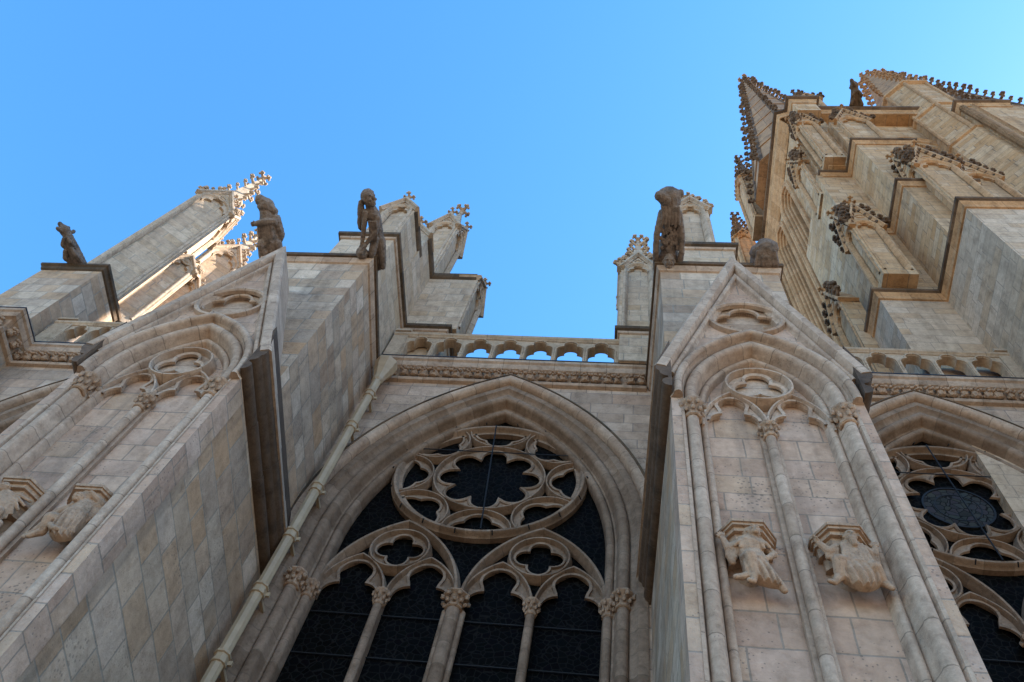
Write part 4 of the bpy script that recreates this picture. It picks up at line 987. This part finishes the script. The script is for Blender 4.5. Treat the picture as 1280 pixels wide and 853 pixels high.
# body (its west face is pierced by two tall bell openings)
XW, YFR = 8.35, 10.45
b = B()
BELL = (13.9, 16.15, 18.4)
b.plate([(11.352, 0), (20.4, 0), (20.4, 54), (11.352, 54)], [parch(yc, 50.6, .78, 1.4, 10, 32) for yc in BELL], XW, XW + .9, FX)
b.box(XW + .92, 17.5, YFR + .2, 20.4, 0, 53.9)
b.plate([(8.35, 0), (17.5, 0), (17.5, 54), (8.35, 54)], [parch(13.6, 47.0, 1.3, 2.3, 10, 30)], YFR, YFR + .9, FY)
b.box(8.36, 17.4, YFR + .91, 20.39, 0, 32)
b.build('shaft', 'tower', tw)
for yc in BELL:
    pr = [(.66, XW + .01), (.64, XW - .12), (.58, XW - .16), (.50, XW - .12)]
    for q, dd in ((.42, -.06), (.30, .08), (.18, .22), (.06, .36)):
        pr += [(q + .075 * math.cos(R(g_)), XW + dd - .075 * math.sin(R(g_))) for g_ in (-10, 25, 60, 90, 120, 155, 190)] + [(q - .07, XW + dd + .08)]
    b = B(); b.sweep(parch(yc, 50.6, .36, .95, 12, 30), pr + [(-.02, XW + .6)], FX, cap=False)
    w_ = b.build('bell_opening', 'tower_trim', tw)
    b = B(); b.cyl((XW + .5, yc, 30), (XW + .5, yc, 50.5), .06); b.build('mullion', 'tower_trim', w_)
    b = B(); b.box(XW + .62, XW + .64, yc - .6, yc + .6, 31, 52); b.build('dark_backing', 'opening', w_)  # plain dark sheet closing the opening
b = B(); b.sweep(parch(13.6, 47.0, 1.3, 2.3, 12, 30), [(.75, YFR + .02), (.72, YFR - .12), (.6, YFR - .16), (.5, YFR - .04), (.42, YFR - .1), (.34, YFR - .08), (.28, YFR + .06), (.2, YFR + .02), (.12, YFR + .1), (.06, YFR + .3), (0, YFR + .5)], FY, cap=False)
w_ = b.build('bell_opening', 'tower_trim', tw)
b = B(); b.cyl((13.6, YFR + .55, 30), (13.6, YFR + .55, 46.9), .09); b.sweep(cusped(13.6, 46.8, 1.15, 1.9), [(.08, YFR + .4), (.08, YFR + .6), (-.08, YFR + .6), (-.08, YFR + .4)], FY, pclosed=True); b.build('mullion', 'tower_trim', w_)
# grey lower stage
S1, S2, S3, S4 = 27.76, 34.2, 42.0, 54.0
b = B(); b.box(7.32, 18.5, 10.22, 15.0, 0, S1); b.box(9.2, 18.5, 7.45, 10.3, 0, S1)
b.build('lower_stage', 'tower_grey', tw)
string([(9.2 + 9, 7.45), (9.2, 7.45), (9.2, 10.22), (7.32, 10.22), (7.32, 15.0)][::1], S1, .2, .42) if False else None
def zig(pts, z, ov=.2, h=.45): string(pts, z, ov, h)
# paths run so that the outward normal is on the left (heading towards -X, then +Y ...)
zig([(18.0, 7.45), (9.2, 7.45), (9.2, 10.22), (7.32, 10.22), (7.32, 14.9)], S1)
b = B(); b.box(8.0, 12, 10.3, 14.0, S1, S3 - .05); b.box(9.32, 11.9, 8.6, 10.4, S1, S2); b.box(9.42, 11.7, 8.9, 10.5, S2, S3)
b.build('middle_stage', 'tower', tw)
zig([(11.9, 8.6), (9.32, 8.6), (9.32, 10.3), (8.3, 10.3)], S2)
zig([(11.72, 10.3), (11.72, 8.9), (9.42, 8.9), (9.42, 10.3), (8.28, 10.3), (8.28, 13.8)], S3)
b = B(); b.box(8.5, 10.0, 9.9, 12.6, S3, S4 - .1); b.box(9.7, 11.2, 9.45, 10.5, S3, 49.0)
b.build('upper_buttress', 'tower', tw)
string([(10.0, 9.45 + .5), (9.75, 9.95), (9.75, 9.3), (8.55, 9.3), (8.55, 9.95), (8.0, 10.1), (8.0, 20.4)], S4, .28, .8)
b = B(); b.sweep([(8.02, 10.2), (8.02, 20.4)], [(-.3, 51.9), (-.2, 52.0), (-.14, 52.2), (-.22, 52.3), (-.1, 52.45), (-.04, 52.65), (-.12, 52.75), (.0, 52.9), (.08, 53.15), (-.02, 53.25)], PL); b.build('cornice', 'tower_trim', tw)
b = B(); b.box(8.55, 9.75, 9.3, 10.2, S4 - 2.6, S4 - .02); b.box(8.02, 9.9, 10.1, 20.4, S4 - .6, S4); b.build('turret_base', 'tower', tw)
string([(17.0, 9.85), (9.72, 9.85)], S4, .28, .9)
b = B(); b.box(9.8, 17.0, 9.86, 10.6, S4 - .9, S4 - .02); b.build('parapet', 'tower', tw)
# gabled, crocketed niches
def niche(x0, x1, y0, y1, z0, z1, gh, faces=('-y',), crk=.46):
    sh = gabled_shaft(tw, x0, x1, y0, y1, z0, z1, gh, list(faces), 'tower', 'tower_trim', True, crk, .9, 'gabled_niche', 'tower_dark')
    return sh
niche(9.95, 11.35, 8.15, 8.9, S1 + .1, 35.2, 2.3, ('-y', '-x'))
niche(7.45, 8.45, 9.6, 10.4, S1 + .1, 32.6, 2.2, ('-y', '-x'))
niche(6.9, 7.5, 11.4, 12.5, S1 - 6, 30.3, 1.8, ('-x',))
niche(9.95, 11.5, 9.25, 9.9, S3 + .1, 48.6, 2.4, ('-y',))
niche(7.9, 8.6, 10.6, 11.7, S3 - 2, 45.6, 2.2, ('-x', '-y'))
niche(11.9, 13.2, 8.8, 10.0, S1 + .1, 36.0, 2.2, ('-y', '-x'))
niche(8.3, 9.2, 9.55, 10.2, S3 + .1, 49.4, 2.2, ('-y', '-x'))
# gargoyle leaning out from the tower parapet
b = B(); lean_beast(b); b.v = [(x * 1.25, y * 1.25, z * 1.25) for x, y, z in b.v]
b.v = [(12.05 + x, 9.75 + y, 54.2 + z) for x, y, z in b.v]
o = b.build('gargoyle', 'tower_dark', None, at=(12.05, 9.75, 54.2)); remesh(o, .035, 1, .4); tag(o, 'small dark gargoyle silhouetted on the parapet of the golden tower', 'gargoyle', 'gargoyles on the cornices')

# spires
def big_spire(label, cx, cy, z0, z1, r, rows):
    th = thing('spire', label, 'spire', (cx, cy, z0), 'crocketed stone spires')
    b = B(); b.lathe((cx, cy, 0), [(r * 1.05, z0), (r, z0 + .3), (.12, z1 - .2), (.05, z1)], 8, PI / 8); cross_finial(b, (cx, cy, z1), 2.0)
    for row in range(9):           # traceried rings between the ribs
        q = row / 9.5; zz = z0 + (z1 - z0) * q; rr = r * (1 - q)
        b.lathe((cx, cy, zz), [(rr * .9, -.1), (rr + .12, 0), (rr + .12, .18), (rr * .9, .3)], 8, PI / 8)
    sp = b.build('spire_body', 'spire', th, smooth=15)
    b = B()
    for k in range(8):
        t = PI / 8 + 2 * PI * k / 8
        b.cyl((cx + r * math.cos(t), cy + r * math.sin(t), z0 + .2), (cx, cy, z1), .16, .05, 6)
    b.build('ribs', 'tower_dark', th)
    near = sorted(range(8), key=lambda k: (cx + math.cos(PI / 8 + k * PI / 4) * 3) ** 2 + (cy + math.sin(PI / 8 + k * PI / 4) * 3) ** 2)[:4]
    for k in near:
        t = PI / 8 + k * PI / 4
        for i in range(rows):
            q = (i + .4) / (rows + .5); rr = r * (1 - q) + .05
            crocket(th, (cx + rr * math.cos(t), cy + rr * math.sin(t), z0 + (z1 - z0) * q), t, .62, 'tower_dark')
    proto = CR[('tower_dark', 1.86)].data
    b = B()
    for k in set(range(8)) - set(near):
        t = PI / 8 + k * PI / 4
        for i in range(rows):
            q = (i + .4) / (rows + .5); rr = r * (1 - q) + .05
            mt = Matrix.Translation((cx + rr * math.cos(t), cy + rr * math.sin(t), z0 + (z1 - z0) * q)) @ Matrix.Rotation(t, 4, 'Z')
            b.add([tuple(mt @ v.co) for v in proto.vertices], [tuple(p.vertices) for p in proto.polygons])
    o = b.build('far_crockets', 'tower_dark', th); o['kind'] = 'stuff'
    # lucarnes: gabled openings low on each visible face
    for k in range(8):
        t = k * PI / 4 + PI / 2
    return th
big_spire('tall crocketed spire of the golden tower, its tip nearest the image centre', 10.15, 13.9, 54.2, 90.0, 3.0, 24)
big_spire('second crocketed spire running out of the picture at top right', 23.4, 14.0, 60.0, 94.0, 3.2, 24)

def slim_pinnacle(label, cx, cy, z0, z1, tip, hw, parent=None):
    th = thing('pinnacle', label, 'pinnacle', (cx, cy, z0), 'small tower pinnacles')
    gabled_shaft(th, cx - hw, cx + hw, cy - hw, cy + hw, z0, z1, hw * 2.2, ['-y', '-x', '+x'], 'tower', 'tower_trim', True, .42, 0.0, 'gabled_shaft', 'tower_dark')
    spirelet(th, cx, cy, z1 + hw, tip, hw * .75, 'tower_dark', 4, PI / 4, .42, 6, 1.4)
    return th
slim_pinnacle('bristling dark pinnacle on the far corner of the golden tower', 8.0, 16.6, 54, 63, 70.5, .75)
slim_pinnacle('lower bristling pinnacle above the broken gargoyle stump', 7.15, 18.6, 40, 57.0, 62.5, .55)
slim_pinnacle('crocketed corner pinnacle at the foot of the tall spire', 10.2, 10.4, 54.2, 57.5, 62.0, .6)

# octagonal turret and the right-hand block
th = thing('turret', 'octagonal stair turret with a short crocketed spire, right of the tower parapet', 'turret', (16.3, 10.6, 0))
b = B(); b.lathe((16.3, 10.6, 0), [(1.7, 0), (1.7, 46), (1.55, 46.4), (1.55, 59.0)], 8, PI / 8); b.build('turret_shaft', 'tower', th, smooth=15)
b = B()
for z, rr in ((46.2, 1.8), (52.5, 1.68), (59.0, 1.75)): b.lathe((16.3, 10.6, z), [(rr - .3, -.3), (rr, -.1), (rr, .12), (rr - .3, .25)], 8, PI / 8)
for k in range(8):
    t = PI / 8 + k * PI / 4; b.cyl((16.3 + 1.57 * math.cos(t), 10.6 + 1.57 * math.sin(t), 46.4), (16.3 + 1.57 * math.cos(t), 10.6 + 1.57 * math.sin(t), 59.0), .1, n=6)
b.build('turret_mouldings', 'tower_trim', th)
spirelet(th, 16.3, 10.6, 59.0, 70.5, 1.6, 'spire', 8, PI / 8, .5, 9, 1.6, 'turret_spire')

th = thing('buttress', 'huge golden corner buttress running off the right edge of the picture', 'buttress', (16.5, 9, 0))
b = B(); b.box(15.95, 19.5, 8.75, 13, 0, 49.6); b.box(15.4, 24, 10.3, 16, 0, 52.0); b.box(17.8, 26, 10.9, 17.5, 0, 59.8); b.build('shaft', 'tower', th)
def string2(path, z, ov=.2, h=.45): string(path, z, ov, h, th)
string2([(18.3, 8.75), (15.95, 8.75), (15.95, 11)], 50.0, .25, .7)
b = B(); b.sweep([(16.35, 8.62), (16.2, 8.62)], [(0, 2), (0, 49), (.1, 49.2)], PL)
for q in (0, .45): b.cyl((15.95 + .02, 8.78 + q * 0, 10), (15.97, 8.78, 49.3), .16, n=8)
b.build('angle_roll', 'tower_trim', th)
b = B(); b.sweep([(19.5, 8.75), (15.95, 8.75), (15.95, 13)], [(0, 38.0), (.08, 38.05), (.1, 38.2), (0, 38.35)], PL); b.build('string_course', 'tower_trim', th)
